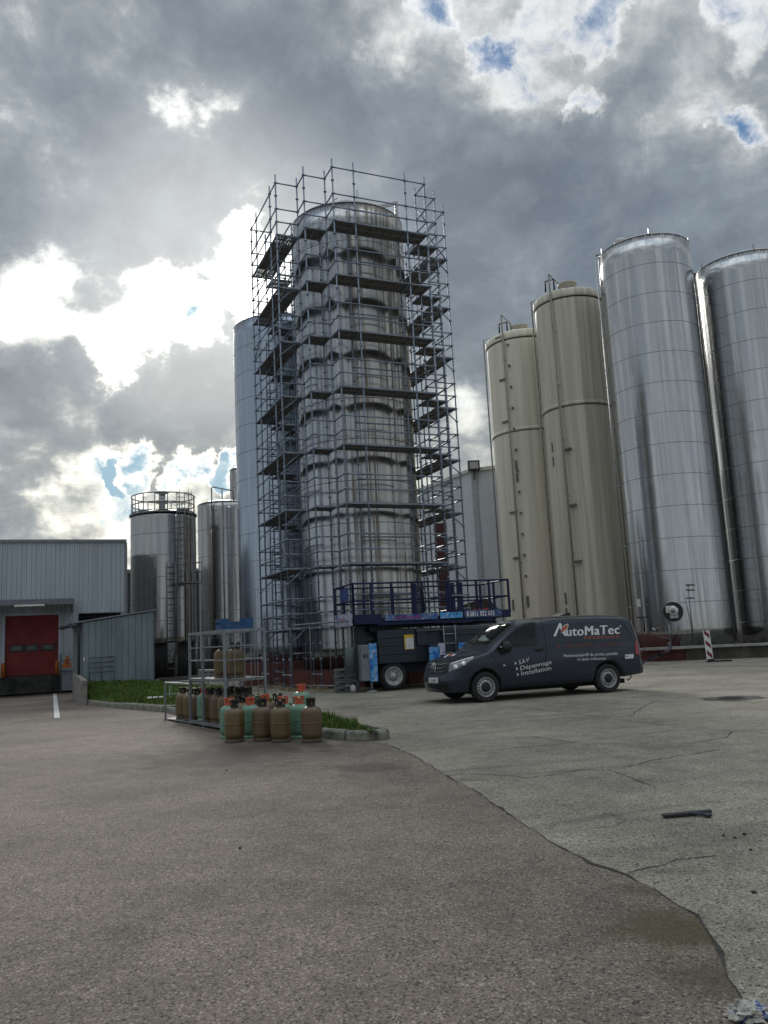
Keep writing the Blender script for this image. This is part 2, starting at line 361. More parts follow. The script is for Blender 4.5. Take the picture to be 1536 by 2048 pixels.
# dark patch round the drain
mg = gnd(1462, 1397)
t = thing('drain_cover', 'dark round drain cover sunk in the worn asphalt right of the van', 'drain cover', (mg.x, mg.y, .004))
mb = MB(); pr_ = [(math.cos(k*.2618)*(.55+random.uniform(-.14, .16)), math.sin(k*.2618)*(.62+random.uniform(-.16, .2)), .0) for k in range(24)]; mb.add(pr_); mb.face(range(24)); mb.build('patch', M('patch_tar', (.06, .056, .05), .9, 0, .3, 9), t)
mb = MB().lathe([(.24, .002), (.24, .010), (.27, .010), (.27, .002)], 24, close=True)
for i in range(-3, 4): mb.bar((-.235*math.sqrt(1-(i/4)**2), i*.055, .007), (.235*math.sqrt(1-(i/4)**2), i*.055, .007), .025, .008)
mb.build('grating', M('cast_iron', (.05, .05, .05), .6, .5, .2), t)

# ------------------------------------------------------------------ grass bank, kerb, retaining wall
KF = [gnd(*p) for p in ((166, 1408), (205, 1413), (250, 1417), (335, 1424))] + [Vector((-4.0, 17.85, 0)), Vector((-2.6, 15.4, 0)), Vector((-1.38, 13.75, 0)), Vector((-.72, 13.0, 0)), Vector((-.30, 12.75, 0))]
BK = [pol(az(166, 1365), 30.2, .60), pol(az(205, 1364), 30.6, .58), pol(az(250, 1362), 31.3, .55), pol(az(335, 1354), 29.5, .40), gnd(430, 1374, .34), gnd(540, 1403, .26), gnd(650, 1431, .2), gnd(705, 1449, .17), gnd(742, 1463, .15)]
NB = 10
mb = MB(); mb.smooth = True; rows = []
def fine(L, n):
    out = []
    for i in range(len(L)-1):
        for k in range(n): out.append(L[i].lerp(L[i+1], k/n))
    out.append(L[-1]); return out
KFf, BKf = fine(KF, 5), fine(BK, 5)
GP = []
for a, b in zip(KFf, BKf):
    row = []
    for k in range(NB+1):
        q = a.lerp(b, k/NB); z0 = .15; q.z = z0 + (b.z-z0)*(k/NB)**.85 + (random.uniform(-.025, .025) if 0 < k < NB else 0)
        row.append(q)
    GP.append(row); rows.append(mb.add(row))
for i in range(len(rows)-1):
    for k in range(NB): mb.face((rows[i]+k, rows[i+1]+k, rows[i+1]+k+1, rows[i]+k+1))
# back and end skirt so that the bank is a solid
for i in range(len(rows)-1):
    p, q = GP[i][-1], GP[i+1][-1]; k = mb.add([(p.x, p.y, p.z), (q.x, q.y, q.z), (q.x, q.y+.3, -.05), (p.x, p.y+.3, -.05)]); mb.face((k, k+1, k+2, k+3), False)
grass_mat = M('turf', (.045, .085, .016), .95, 0, .2, 3, .4, col2=(.03, .05, .012))
struct(mb.build('grass_bank', grass_mat))
blade_mats = [M('blade_0', (.080, .165, .022), .6, 0, .18, 1.1, col2=(.055, .085, .016), spec=.3), M('blade_1', (.12, .20, .035), .6, 0, .15, 2, spec=.3), M('blade_2', (.17, .16, .06), .7, 0, .15, 2, spec=.2)]
mb = MB()
for i in range(len(GP)-1):
    for k in range(NB):
        a, b, c, d = GP[i][k], GP[i+1][k], GP[i+1][k+1], GP[i][k+1]
        area = ((b-a).cross(d-a)).length; near = 1 if a.y < 19 else .42
        for _ in range(min(420, int(area*900*near)+3)):
            u, v = random.random(), random.random(); p = a.lerp(b, u).lerp(d.lerp(c, u), v)
            pn = mnoise.noise(p*1.3)+.6*mnoise.noise(p*4.0)
            if pn < -.28 and random.random() < .75: continue
            t = random.random()*6.283; h = random.uniform(.04, .12)*(1.0 if a.y < 19 else 1.15)*(1+.9*max(-.5, min(.6, pn))); w = random.uniform(.006, .013)*(1 if a.y < 19 else 1.9)
            cx, sx = math.cos(t)*w, math.sin(t)*w; l = Vector((random.uniform(-.05, .05), random.uniform(-.05, .05), h))
            mb.cur = 0 if random.random() < .74-.3*max(0, -pn) else (1 if random.random() < .7 else 2)
            q = mb.add([(p.x-cx, p.y-sx, p.z-.01), (p.x+cx, p.y+sx, p.z-.01), (p.x+l.x*.4+cx*.7, p.y+l.y*.4+sx*.7, p.z+h*.55), (p.x+l.x*.4-cx*.7, p.y+l.y*.4-sx*.7, p.z+h*.55), (p.x+l.x, p.y+l.y, p.z+h)])
            mb.face((q, q+1, q+2, q+3)); mb.face((q+3, q+2, q+4))
o = mb.build('grass', blade_mats); o['kind'] = 'stuff'
tag(o, 'short green grass on the sloping bank and island strip', 'grass'); o['kind'] = 'stuff'
# pale litter on the grass
for (x, y, lab) in ((188, 1388, 'small pale scrap of litter on the grass below the shed'), (313, 1398, 'long pale scrap of litter on the grass beside the bottle rack')):
    p = gnd(x, y, .28); mb = MB(); L = .06 if x < 200 else .22
    for i in range(3): mb.box(p.x-L+i*L*.66, p.y-.05+random.uniform(-.05, .05), p.z+.03, p.x-L+i*L*.66+L*.5, p.y-.01, p.z+.065)
    tag(mb.build('litter_scrap', white), lab, 'litter')
# kerb stones: one stone after another along the front and round the tip
ks = fine(KF, 1)
ks += [Vector((-.16, 12.86, 0)), Vector((-.20, 13.15, 0)), Vector((-.42, 13.72, 0))]
ksm = M('kerb_concrete', (.24, .23, .20), .9, 0, .35, 7, .6, col2=(.10, .105, .075))
mb = MB()
for p, q in zip(ks[:-1], ks[1:]):
    d = (q-p); d.z = 0; L = d.length; d.normalize(); nn = Vector((d.y, -d.x, 0)); h = .155+random.uniform(-.012, .012)
    p0 = p+d*.012; q0 = q-d*.012
    prof = [(-.06, 0), (-.06, h), (.045, h), (.075, h-.035), (.085, 0)]
    mb.prism([p0 + nn*a_ + Vector((0, 0, b_)) for a_, b_ in prof], q0-p0)
struct(mb.build('kerb', ksm, bevel=.012))
# retaining wall beside the dock ramp
A = pol(az(163, 1406), 27.1); B = pol(az(145.5, 1372), 31.5)
mb = MB(); mb.prism([(A.x, A.y, 0), (B.x, B.y, 0), (B.x, B.y, .92), (A.x, A.y, .74)], (.16, .03, 0))
tag(mb.build('retaining_wall', concrete, bevel=.012), 'low grey concrete wall beside the dark dock ramp, holding up the grass', 'wall')

# ------------------------------------------------------------------ warehouse with loading dock
clad = M('ribbed_cladding', (.46, .505, .55), .45, .3, .10, 2.0, 0, (1, 1, .10), (.37, .41, .445))
cladd = M('trim_grey', (.22, .24, .26), .5, .3, .1)
WD, WA = 38.0, R_(-21.4)
wh = thing('warehouse', 'grey ribbed metal warehouse with red loading door and canopy', 'building', pol(WA, WD), -WA)
def ws(x, y): return WD*math.tan(az(x, y)-WA)
zt = EYE + WD*el(125, 1084)
sR = ws(250, 1085); sL = -9.0
def corrug(mb, s0, s1, z0, z1, pitch=.19, depth=.035, y=0.0):
    n = max(1, round((s1-s0)/pitch)); p = (s1-s0)/n; line = []
    for i in range(n):
        x = s0+i*p; line += [(x, y), (x+p*.5, y), (x+p*.62, y-depth), (x+p*.88, y-depth)]
    line.append((s1, y))
    a = mb.add([(x, yy, z0) for x, yy in line]); b = mb.add([(x, yy, z1) for x, yy in line])
    for i in range(len(line)-1): mb.face((a+i, a+i+1, b+i+1, b+i), False)
dL, dR = ws(10, 1290), ws(116.5, 1290); dT = EYE+WD*el(60, 1231); dB = EYE+WD*el(60, 1351)
oL, oR = ws(157, 1240), ws(243.5, 1240); oT = EYE+WD*el(200, 1225)
cz = EYE+WD*el(145, 1204)
mb = MB()
corrug(mb, sL, sR, cz, zt)
corrug(mb, dR+.12, oL, .75, cz); corrug(mb, sL, dL-.12, .75, cz); corrug(mb, dL-.12, dR+.12, dT+.05, cz)
corrug(mb, oL, sR, oT, cz) if oT < cz else None
mb.box(sL, 1.0, 0, sR, 14, zt-.1); mb.box(oR, .03, 0, sR-.02, .4, oT)
mb.build('wall', clad, wh)
mb = MB(); mb.box(sL, -.10, zt-.03, sR+.06, .10, zt+.10); mb.box(sR-.03, -.08, 0.5, sR+.09, .09, zt-.035); mb.build('roof_trim', cladd, wh)
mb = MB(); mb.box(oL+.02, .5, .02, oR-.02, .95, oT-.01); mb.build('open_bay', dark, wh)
doorred = M('door_red', (.24, .012, .012), .55, 0, .15, 2)
d_ = MB(); nh = 6
for i in range(nh): d_.box(dL, .10, dB+(dT-dB)*i/nh+.014, dR, .15, dB+(dT-dB)*(i+1)/nh-.014)
d_.box(dL, .12, dB, dR, .148, dT)
door = d_.build('dock_door', doorred, wh)
glassd = M('dusty_glass', (.10, .105, .10), .25, 0, .3, 3)
wz = EYE+WD*el(60, 1296)
for px in (33, 62.5, 96):
    s = ws(px, 1296)
    fr = MB(); fr.box(s-.27, .075, wz-.15, s+.27, .098, wz+.15); f_ = fr.build('window', black, door)
    MB().box(s-.20, .066, wz-.09, s+.20, .073, wz+.09).build('window_pane', glassd, door)
mb = MB(); mb.box(dL-.13, -.05, .7, dL-.004, .14, dT+.12); mb.box(dR+.004, -.05, .7, dR+.13, .14, dT+.12); mb.box(dL, -.05, dT+.004, dR, .14, dT+.12); mb.build('door_frame', clad, wh)
cR = ws(146, 1210)
mb = MB(); corrug(mb, sL, cR, 0, 1, .24, .04)
can = MB()
n0 = 60
for i in range(n0):
    x = sL+(cR-sL)*i/n0; can.box(x, -2.3, cz-.03, x+(cR-sL)/n0*.35, -.04, cz+.03)
can.box(sL, -2.3, cz-.10, cR, -.04, cz-.033); can.box(sL, -2.36, cz-.22, cR+.03, -2.305, cz+.0); can.box(cR-.05, -2.2, cz-.45, cR+.0, -.04, cz-.105)
can.build('canopy', M('canopy_grey', (.17, .19, .21), .5, .3, .15), wh)
fl = MB(); fl.box(ws(35, 1212), -2.44, cz-.27, ws(91, 1212), -2.37, cz-.20); fl.build('strip_lamp', white, wh)
mb = MB(); mb.box(sL, -.25, dB-.72, dR+.55, .3, dB-.02); mb.build('dock_platform', M('dock_concrete', (.055, .055, .053), .9, 0, .3, 3), wh)
mb = MB(); mb.box(sL, .02, -.0, dR+.55, .9, dB-.73); mb.build('dock_pit', dark, wh)
for x in (dL+.15, dR-.25, dR+.3): MB().box(x, -.36, dB-.55, x+.25, -.255, dB-.1).build('dock_bumper', rubber, wh)
orange = M('orange_plastic', (.42, .12, .018), .5, 0, .1)
for (px, lab) in ((7, 'orange guard post at the left edge of the red loading door'), (114, 'orange guard post at the right edge of the red loading door')):
    s = ws(px, 1340); p = wh.location + Vector((math.cos(-WA)*s, math.sin(-WA)*s, 0)) + Vector((math.sin(-WA), -math.cos(-WA), 0))*.33
    MBo = MB().lathe([(.085, 0), (.085, .52), (.07, .58), (0, .6)], 14)
    tag(MBo.build('guard_post', orange, None, (p.x, p.y, dB-.03)), lab, 'post', 'orange guard posts at the loading door')
# wire gate with a warning triangle beside the door
s0, s1 = ws(121, 1330), ws(150, 1330); zg0, zg1 = .55, EYE+WD*el(136, 1308)
gt = thing('wire_gate', 'grey tube gate between the red loading door and the metal shed', 'gate', wh.matrix_world @ Vector((0, 0, 0)) if False else pol(WA, WD-.5), -WA)
mb = MB(); mb.path([(s0, 0, 0), (s0, 0, zg1), (s1, 0, zg1), (s1, 0, 0)], .028); mb.tube((s0, 0, .9), (s1, 0, .9), .022); mb.tube((s0, 0, 1.35), (s1, 0, 1.35), .02); mb.build('frame', M('gate_grey', (.16, .2, .24), .5, .3, .1), gt)
mb = MB(); mb.box(s0+.05, .03, .1, s1-.05, .05, .88); mb.build('panel', cladd, gt)
p0 = pol(az(134, 1323), WD-.75, 0); ez = EYE+(WD-.75)*el(134, 1323)
t = thing('warning_sign', 'orange triangular warning sign hanging on the gate by the dock', 'sign', (p0.x, p0.y, ez), -WA)
MB().prism([(-.21, 0, -.25), (.19, 0, -.25), (.04, 0, .25), (-.03, 0, .25)], (0, .03, 0)).build('plate', orange, t)
MB().prism([(-.02, -.012, -.13), (.03, -.012, -.13), (.02, -.012, .10), (-.01, -.012, .10)], (0, .008, 0)).build('symbol', black, t)
# dark neighbours behind the warehouse
da, db = pol(az(235, 1150), 55), pol(az(474, 1140), 56)
t = thing('dark_building', 'low dark building behind the railed tank, seen in the gaps beside it', 'building', da, math.atan2(db.y-da.y, db.x-da.x)); dz = EYE+55*el(258, 1146)
MB().box(0, 0, 0, (db-da).length, 6, dz).build('wall', M('dark_shell', (.05, .05, .055), .7, .1, .2), t)
MB().box(-.1, -.12, dz+.003, (db-da).length+.1, 6.1, dz+.22).build('roof_trim', cladd, t)

# ------------------------------------------------------------------ metal shed
shm = M('shed_sheet', (.23, .275, .295), .5, .35, .15, 2.2, 0, (1, 1, .3), (.16, .20, .22))
SA = R_(-18.0)
pl_ = pol(az(165, 1363), 30.0); pr_ = pol(az(309, 1358), 30.45)
yaw = math.atan2(pr_.y-pl_.y, pr_.x-pl_.x); SLEN = (pr_-pl_).length
sh = thing('metal_shed', 'blue grey sheet metal shed with sloping roof on the grass bank', 'shed', (pl_.x, pl_.y, 0), yaw)
zb0, zb1 = EYE+30*el(165, 1363), EYE+30.45*el(308, 1358); zt0, zt1 = EYE+30*el(161, 1246), EYE+30.45*el(309, 1223)
mb = MB(); x = 0; widths = []
while x < SLEN-.02:
    w = min(random.choice((.11, .16, .2, .22)), SLEN-x); widths.append((x, w)); x += w
def zs(x): return zt0+(zt1-zt0)*x/SLEN
def zbm(x): return zb0+(zb1-zb0)*x/SLEN
for i, (x, w) in enumerate(widths):
    mb.prism([(x+.006, 0, zbm(x)), (x+w-.022, 0, zbm(x+w)), (x+w-.022, 0, zs(x+w)), (x+.006, 0, zs(x))], (0, -.022, 0))
mb.prism([(0, .0, zb0-.1), (SLEN, .0, zb1-.1), (SLEN, .0, zs(SLEN)), (0, .0, zs(0))], (0, 2.0, 0))
for i in range(12): mb.box(-.022, .05+i*.165, zb0-.1, 0, .05+i*.165+.14, zt0)
mb.build('wall', shm, sh)
mb = MB(); mb.prism([(-.38, -.10, zs(-.38)+.03), (SLEN+.16, -.10, zs(SLEN+.16)+.03), (SLEN+.16, -.10, zs(SLEN+.16)+.075), (-.38, -.10, zs(-.38)+.075)], (0, 2.25, 0)); mb.build('roof', cladd, sh)
mb = MB(); mb.path([(-.42, -.12, zs(-.4)-.02), (-.42, 2.1, zs(-.4)-.02)], .075); mb.path([(-.36, .0, zs(-.4)-.05), (-.12, .0, zs(-.4)-.25), (-.12, .0, .5)], .045); mb.build('gutter', M('gutter_dark', (.05, .055, .06), .5, .3, .1), sh)
MB().box(.02, -.035, 1.30, .06, -.024, 1.42).build('switch_box', white, sh)
t = thing('guard_rail', 'thin four bar metal rail standing against the shed wall', 'rail', (pl_.x, pl_.y, 0), yaw)
mb = MB()
for z in (.92, 1.08, 1.24, 1.40): mb.tube((.20, -.14, z), (1.0, -.14, z), .014)
for x in (.2, .6, 1.0): mb.tube((x, -.14, .5), (x, -.14, 1.4), .012)
mb.build('bars', M('rail_dark', (.10, .13, .14), .5, .5, .1), t)
# ------------------------------------------------------------------ silos and tanks
def silo(name, label, C, R, z0, z1, mat, dome=.35, seams=None, group=None, seam_mat=None, rim=None, cat='silo'):
    t = thing(name, label, cat, (C[0], C[1], z0), 0, group)
    H = z1-z0; n = 96
    MB().lathe([(R, 0)] + [(R, H*i/24) for i in range(1, 25)], n).build('shell', mat, t)
    prof = [(R+.004, H+.003), (R+.006, H+.012), (R*.985, H+.02+dome*.04), (R*.96, H+.03+dome*.12), (R*.7, H+dome*.55), (R*.35, H+dome*.88), (.0, H+dome)]
    MB().lathe(prof, n).build('roof', mat, t)
    mb = MB(); mb.smooth = True
    for z in seams or []:
        mb.lathe([(R-.004, z-z0-.014), (R+.007, z-z0-.010), (R+.007, z-z0+.010), (R-.004, z-z0+.014)], n, close=True)
    if seams: mb.build('weld_seam', seam_mat or seamm, t)
    return t
def cyl_from(l, r, D):
    a, b = az(*l), az(*r); m = (a+b)/2; return pol(m, D), D*math.sin((b-a)/2)
def ring(mb, R, z, r, n=48, a0=0.0, a1=2*math.pi):
    full = abs(a1-a0-2*math.pi) < 1e-3; k = n if full else n+1
    mb.path([(R*math.cos(a0+(a1-a0)*i/n), R*math.sin(a0+(a1-a0)*i/n), z) for i in range(k)], r, 6, full)
def at_side(t, C, R, x, y):
    """angle (in the silo's frame) of the point of the shell seen at photo pixel x, y, and its height"""
    d = ray(x, y); d2 = Vector((d.x, d.y)); L = d2.length; d2 /= L; c = Vector((C[0], C[1])); b = d2.dot(c); disc = b*b-(c.length_squared-R*R)
    s = b-math.sqrt(max(disc, 0)); p = d2*s-c; return math.atan2(p.y, p.x), EYE+d.z/L*s
pipe_m = M('pipe_steel', (.45, .46, .47), .35, .9, .1)
beige_pipe = M('pipe_beige', (.36, .345, .29), .55, .1, .15)

# plinths
mb = MB(); a, b, c = gnd(1240, 1325), gnd(1372, 1320.5), gnd(1800, 1305)
mb.prism([(a.x, a.y, 0), (b.x, b.y, 0), (b.x+2, b.y+14, 0), (a.x-12, a.y+14, 0)], (0, 0, .46)); tag(mb.build('plinth', redpaint, bevel=.01), 'red painted concrete base under the steel silo, beside the van tail', 'plinth')
t = thing('concrete_plinth', 'dark stained concrete base with pale coping right of the red base', 'plinth', (0, 0, 0))
mb = MB(); mb.prism([(b.x+.02, b.y, 0), (c.x, c.y, 0), (c.x+4, c.y+16, 0), (b.x+2.5, b.y+14, 0)], (0, 0, .50)); mb.build('wall', M('plinth_dark', (.14, .13, .115), .9, 0, .3, 2.5, .3, (1, 1, .3)), t)
mb = MB(); mb.prism([(b.x-1.6, b.y-.06+.3, .503), (c.x, c.y-.06, .503), (c.x, c.y+.5, .503), (b.x-1.6, b.y+.9, .503)], (0, 0, .10)); mb.build('coping', M('coping', (.38, .38, .36), .6, 0, .2, 3), t)

# two big bright steel silos on the right
C1, R1 = cyl_from((1225, 828), (1419, 828), 42.5)
z1 = EYE+el(1320, 463)*(42.5-R1)
def seam_list(C, R, D, xs, ys): return [EYE+el(xs, y)*(D-R) for y in ys]
s1 = [z1-1.49*k for k in range(1, 13)]
S1 = silo('steel_silo', 'tall bright steel silo with a round motor at its foot, behind the van tail', C1, R1, .5, z1, steel_bright, .45, s1, 'bright steel silos on the right')
C2, R2 = cyl_from((1388, 529), (1585, 529), 44.5)
z2 = EYE+el(1512, 497)*(44.5-R2)
S2 = silo('steel_silo', 'steel silo cut off by the right edge, dark on its left side', C2, R2, .5, z2, steel_bright, .45, [z2-1.49*k for k in range(1, 13)], 'bright steel silos on the right')
S1.rotation_euler.z = .0; S2.rotation_euler.z = 2.1
for S, R, H in ((S1, R1, z1-.5), (S2, R2, z2-.5)):
    for k in range(5):
        th = R_(-100+k*72+(0 if S is S1 else -120)); MB().box(-.03, -.03, 0, .03, .03, .28, Matrix.Translation((R*.98*math.cos(th), R*.98*math.sin(th), H+.02))).build('lifting_lug', pipe_m, S)
for k, zz in enumerate((.62, .80)):
    q0_, q1_ = gnd(1283, 1322), gnd(1345, 1320); mb = MB(); mb.tube((q0_.x-1.5, q0_.y+.35+k*.12, zz-.28), (q1_.x, q1_.y+.35+k*.12, zz-.28), .035)
    mb.path([(q1_.x, q1_.y+.35+k*.12, zz-.28), (q1_.x+.1, q1_.y+.4, zz-.2), (q1_.x+.15, q1_.y+1.2, zz-.1)], .035)
    tag(mb.build('supply_pipe', pipe_m), ('lower', 'upper')[k]+' thin steel pipe running along the red base right of the van', 'pipe')
cg = pol(R_(20.4), 52); zg = EYE+el(1386, 555)*50
silo('sun_block_silo', 'added dark silo filling the gap between the two bright steel silos, sized to block the sun', cg, 3.1, .3, zg, M('dark_shell', (.05, .05, .055), .7, .1, .2), .3)  # added silo, enlarged to keep the sun off the silo edge
# motor on the first silo, in a dark round housing
th, zm = at_side(S1, C1, R1, 1347, 1223)
def side_frame(th, z, R, rot=0.0):
    n = Vector((math.cos(th), math.sin(th), 0)); tx = Vector((-n.y, n.x, 0))      # tx: to the right when looking at the shell from outside
    p = n*R; return Matrix(((tx.x, -n.x, 0, p.x), (tx.y, -n.y, 0, p.y), (0, 0, 1, z), (0, 0, 0, 1)))   # local x right, y into the shell, z up
def in_frame(X, ob):
    ob.matrix_local = X; return ob
X = side_frame(th-S1.rotation_euler.z, zm-.5, R1)
agi = in_frame(X, MB().lathe([(.0, -.12), (.40, -.12), (.44, .02), (.44, .20)], 40, axis='Y').build('motor_housing', black, S1))
mm = MB(); mm.lathe([(.43, .10), (.46, .12), (.46, .16), (.42, .16)], 40, axis='Y', close=True); in_frame(X, mm.build('housing_ring', pipe_m, S1))
alu = M('cast_alu', (.68, .68, .65), .45, .5, .1)
mm = MB(); mm.lathe([(.0, .42), (.17, .42), (.21, .38), (.21, .12)], 24, c=(.05, 0, .02), axis='Y'); mm.box(-.29, -.30, -.06, .12, -.115, .26); mm.box(-.14, -.25, -.31, .22, -.115, -.0)
in_frame(X, mm.build('motor', alu, S1, bevel=.02))
mm = MB(); mm.lathe([(0, .44), (.10, .435), (.10, .41)], 20, c=(.05, 0, .02), axis='Y'); in_frame(X, mm.build('motor_cap', cladd, S1))
# pipes and fittings at the foot
def px_side(x, y, C, R, off): 
    a_, z_ = at_side(None, C, R, x, y); return Vector((math.cos(a_)*(R+off), math.sin(a_)*(R+off), z_-.5))
for pts, r, nm in (([(1338, 1243), (1341, 1268), (1345, 1297)], .02, 'drain_pipe'), ([(1366, 1182), (1381, 1240), (1388, 1290)], .018, 'sensor_pipe'), ([(1376, 1170), (1382, 1230), (1388, 1290)], .014, 'sensor_pipe')):
    MB().path([px_side(x, y, C1, R1, .07) for x, y in pts], r).build(nm, pipe_m, S1)
mb = MB()
for y in (1170, 1180, 1196): mb.bar(px_side(1372, y, C1, R1, .08), px_side(1388, y, C1, R1, .08), .05, .05)
mb.build('sensor_bracket', black, S1)
P = [px_side(1278, 1235, C1, R1, .12), px_side(1292, 1234, C1, R1, .22), px_side(1295, 1240, C1, R1, .22), px_side(1296, 1262, C1, R1, .2)]
MB().path(P, .03).build('valve_pipe', black, S1)
MB().path([px_side(1306, 1260, C1, R1, .02), px_side(1311, 1257, C1, R1, .22), px_side(1317, 1262, C1, R1, .25)], .05).build('outlet_pipe', pipe_m, S1)
p = at_side(None, C1, R1, 1278, 1206); in_frame(side_frame(p[0], p[1]-.5, R1+.02), MB().box(-.16, -.012, -.19, .16, -.002, .19).build('notice_plate', white, S1))
mb = MB()
aL = [px_side(x, y, C1, R1, .18) for x, y in ((1215, 760), (1235, 900), (1262, 1120), (1278, 1240))]
for k, dx in enumerate((0, .13)):
    th0 = math.atan2(*(reversed((pol(az(1226, 828)+.0005, 42.4)-C1).to_2d()))) + dx*.55
    mb.tube((math.cos(th0)*(R1+.12), math.sin(th0)*(R1+.12), .2), (math.cos(th0)*(R1+.12), math.sin(th0)*(R1+.12), z1-.5+.35), .035)
    mb.path([(math.cos(th0)*(R1+.12), math.sin(th0)*(R1+.12), z1-.5+.33), (math.cos(th0)*(R1-.6), math.sin(th0)*(R1-.6), z1-.5+.5-.15*k), (math.cos(th0)*(R1-1.3), math.sin(th0)*(R1-1.3), z1-.5+.45-.15*k)], .035)
    for z in range(2, 20, 3): mb.bar((math.cos(th0)*R1, math.sin(th0)*R1, z), (math.cos(th0)*(R1+.16), math.sin(th0)*(R1+.16), z), .05, .05)
mb.build('riser_pipe', pipe_m, S1)
MB().lathe([(.3, 0), (.3, .25), (.36, .3), (.2, .45), (0, .5)], 20, c=(-R1*.55, -.5, z1-.5+.2)).build('roof_vent', white, S1)

# two beige silos
def beige_silo(label, C, R, z1, mat, bandz, D):
    t = silo('beige_silo', label, C, R, .5, z1, mat, .5, None, 'beige coated silos')
    H = z1-.5
    mb = MB(); mb.lathe([(R-.02, H-.42), (R+.05, H-.42), (R+.06, H-.36), (R+.06, H-.02), (R-.02, H+.03)], 96, close=True); mb.build('roof_band', mat, t)
    mb = MB(); mb.lathe([(R-.02, bandz-.5-.10), (R+.04, bandz-.5-.08), (R+.04, bandz-.5+.08), (R-.02, bandz-.5+.10)], 96, close=True); mb.build('flange', mat, t)
    mb = MB(); mb.lathe([(R-.02, H-.50), (R+.02, H-.47), (R+.02, H-.425), (R-.02, H-.42)], 96, close=True); mb.lathe([(R-.02, bandz-.5-.15), (R+.015, bandz-.5-.14), (R+.015, bandz-.5-.105), (R-.02, bandz-.5-.10)], 96, close=True); mb.build('joint', M('joint_dark', (.05, .045, .04), .8), t)
    return t
CB2, RB2 = cyl_from((1077, 720), (1229, 830), 45.5); zB2 = EYE+el(1068, 616)*math.sqrt(45.5**2-RB2**2)+.1
bz2 = EYE+el(1085, 830)*math.sqrt(45.5**2-RB2**2)
B2 = beige_silo('weathered beige silo, taller and streakier one, left of the bright steel silo', CB2, RB2, zB2, beige_dirty, bz2, 45.5)
CB1, RB1 = cyl_from((979, 780), (1122, 780), 49.5); zB1 = EYE+el(972, 694)*math.sqrt(49.5**2-RB1**2)+.1
bz1 = EYE+el(987, 878)*math.sqrt(49.5**2-RB1**2)
B1 = beige_silo('cleaner and lower beige silo, leftmost of the right hand row', CB1, RB1, zB1, beige, bz1, 49.5)
def riser(t, C, R, xy_top, xy_bot, r, z1, over=.8, mat=beige_pipe, name='riser_pipe'):
    a0, zt_ = at_side(t, C, R, *xy_top); a1, zb_ = at_side(t, C, R, *xy_bot); a_ = (a0+a1)/2
    q = lambda rr, z: (math.cos(a_)*rr, math.sin(a_)*rr, z)
    mb = MB(); mb.path([q(R+.14, .1), q(R+.14, z1-.5+over), q(R-.9, z1-.5+over*.75), q(R-1.0, z1-.5+.2)], r)
    for z in range(2, int(z1), 3): mb.bar(q(R-.01, z), q(R+.2, z), .07, .05)
    return mb.build(name, mat, t)
riser(B2, CB2, RB2, (1104, 600), (1157, 1220), .055, zB2, 1.0)
riser(B1, CB1, RB1, (1006, 680), (1050, 1200), .05, zB1, 1.1)
a_ = math.atan2((pol(az(979, 780)+.001, 49.3)-CB1).y, (pol(az(979, 780)+.001, 49.3)-CB1).x); q = lambda rr, z: (math.cos(a_)*rr, math.sin(a_)*rr, z)
MB().path([q(RB1+.16, .1), q(RB1+.16, zB1-.5+.3), q(RB1-1.2, zB1-.5+.5)], .045).build('riser_pipe', beige_pipe, B1)
a_ = math.atan2((pol(az(1077, 720)+.001, 45.3)-CB2).y, (pol(az(1077, 720)+.001, 45.3)-CB2).x)
mb = MB(); mb.path([q(RB2+.16, .1), q(RB2+.16, zB2-.5+.2), q(RB2-.4, zB2-.5+.3)], .05)
for z in range(2, 17, 2): mb.box(-.06, -.06, -.06, .06, .06, .06, Matrix.Translation(q(RB2+.12, z)))
mb.build('riser_pipe', beige_pipe, B2)
for (B, C, R, z1_, zs_) in ((B1, CB1, RB1, zB1, .35), (B2, CB2, RB2, zB2, .4)):
    MB().lathe([(.42, 0), (.40, .22), (.52, .26), (.52, .34), (.2, .46), (0, .48)], 24, c=(-.2, -.9, z1_-.5+.33)).build('roof_vent', M('vent_cream', (.6, .58, .5), .5), B)
    mb = MB(); mb.path([(-1.0, -1.2, z1_-.5+.2), (-1.0, -1.2, z1_-.5+.85), (-1.45, -1.05, z1_-.5+.8), (-1.45, -1.05, z1_-.5+.2)], .05); mb.build('lifting_frame', black, B)
# ladder brackets and plates left on the coating
brk = M('bracket_grey', (.16, .155, .14), .6, .2, .1)
mb = MB()
for (x, y, w, h) in ((997, 676, .42, .12), (1005, 760, .42, .12), (1011, 844, .42, .12), (1026, 1025, .42, .12), (1033, 1116, .42, .12), (1033, 930, .12, .5), (1035, 955, .12, .5), (1027, 1210, .12, .6), (1056, 1205, .14, .5)):
    a_, z_ = at_side(None, CB1, RB1, x, y); mb.box(-w/2, -.06, -h/2, w/2, .01, h/2, side_frame(a_, z_-.5, RB1))
for k in range(13):
    a_, z_ = at_side(None, CB1, RB1, 1016+k*3.3, 690+k*42); mb.box(-.05, -.12, -.06, .05, .01, .06, side_frame(a_, z_-.5, RB1))
mb.build('ladder_bracket', brk, B1)
mb = MB()
for (x, y, w, h) in ((1105, 895, .07, .5), (1107, 923, .07, .5), (1132, 1197, .12, .6), (1134, 1228, .12, .6)):
    a_, z_ = at_side(None, CB2, RB2, x, y); mb.box(-w/2, -.04, -h/2, w/2, .01, h/2, side_frame(a_, z_-.5, RB2))
for (x, y) in ((1133, 899), (1143, 1011), (1153, 1123)):
    a_, z_ = at_side(None, CB2, RB2, x, y); mb.box(-.1, -.16, -.05, .3, .01, .05, side_frame(a_, z_-.5, RB2))
mb.build('ladder_bracket', brk, B2)

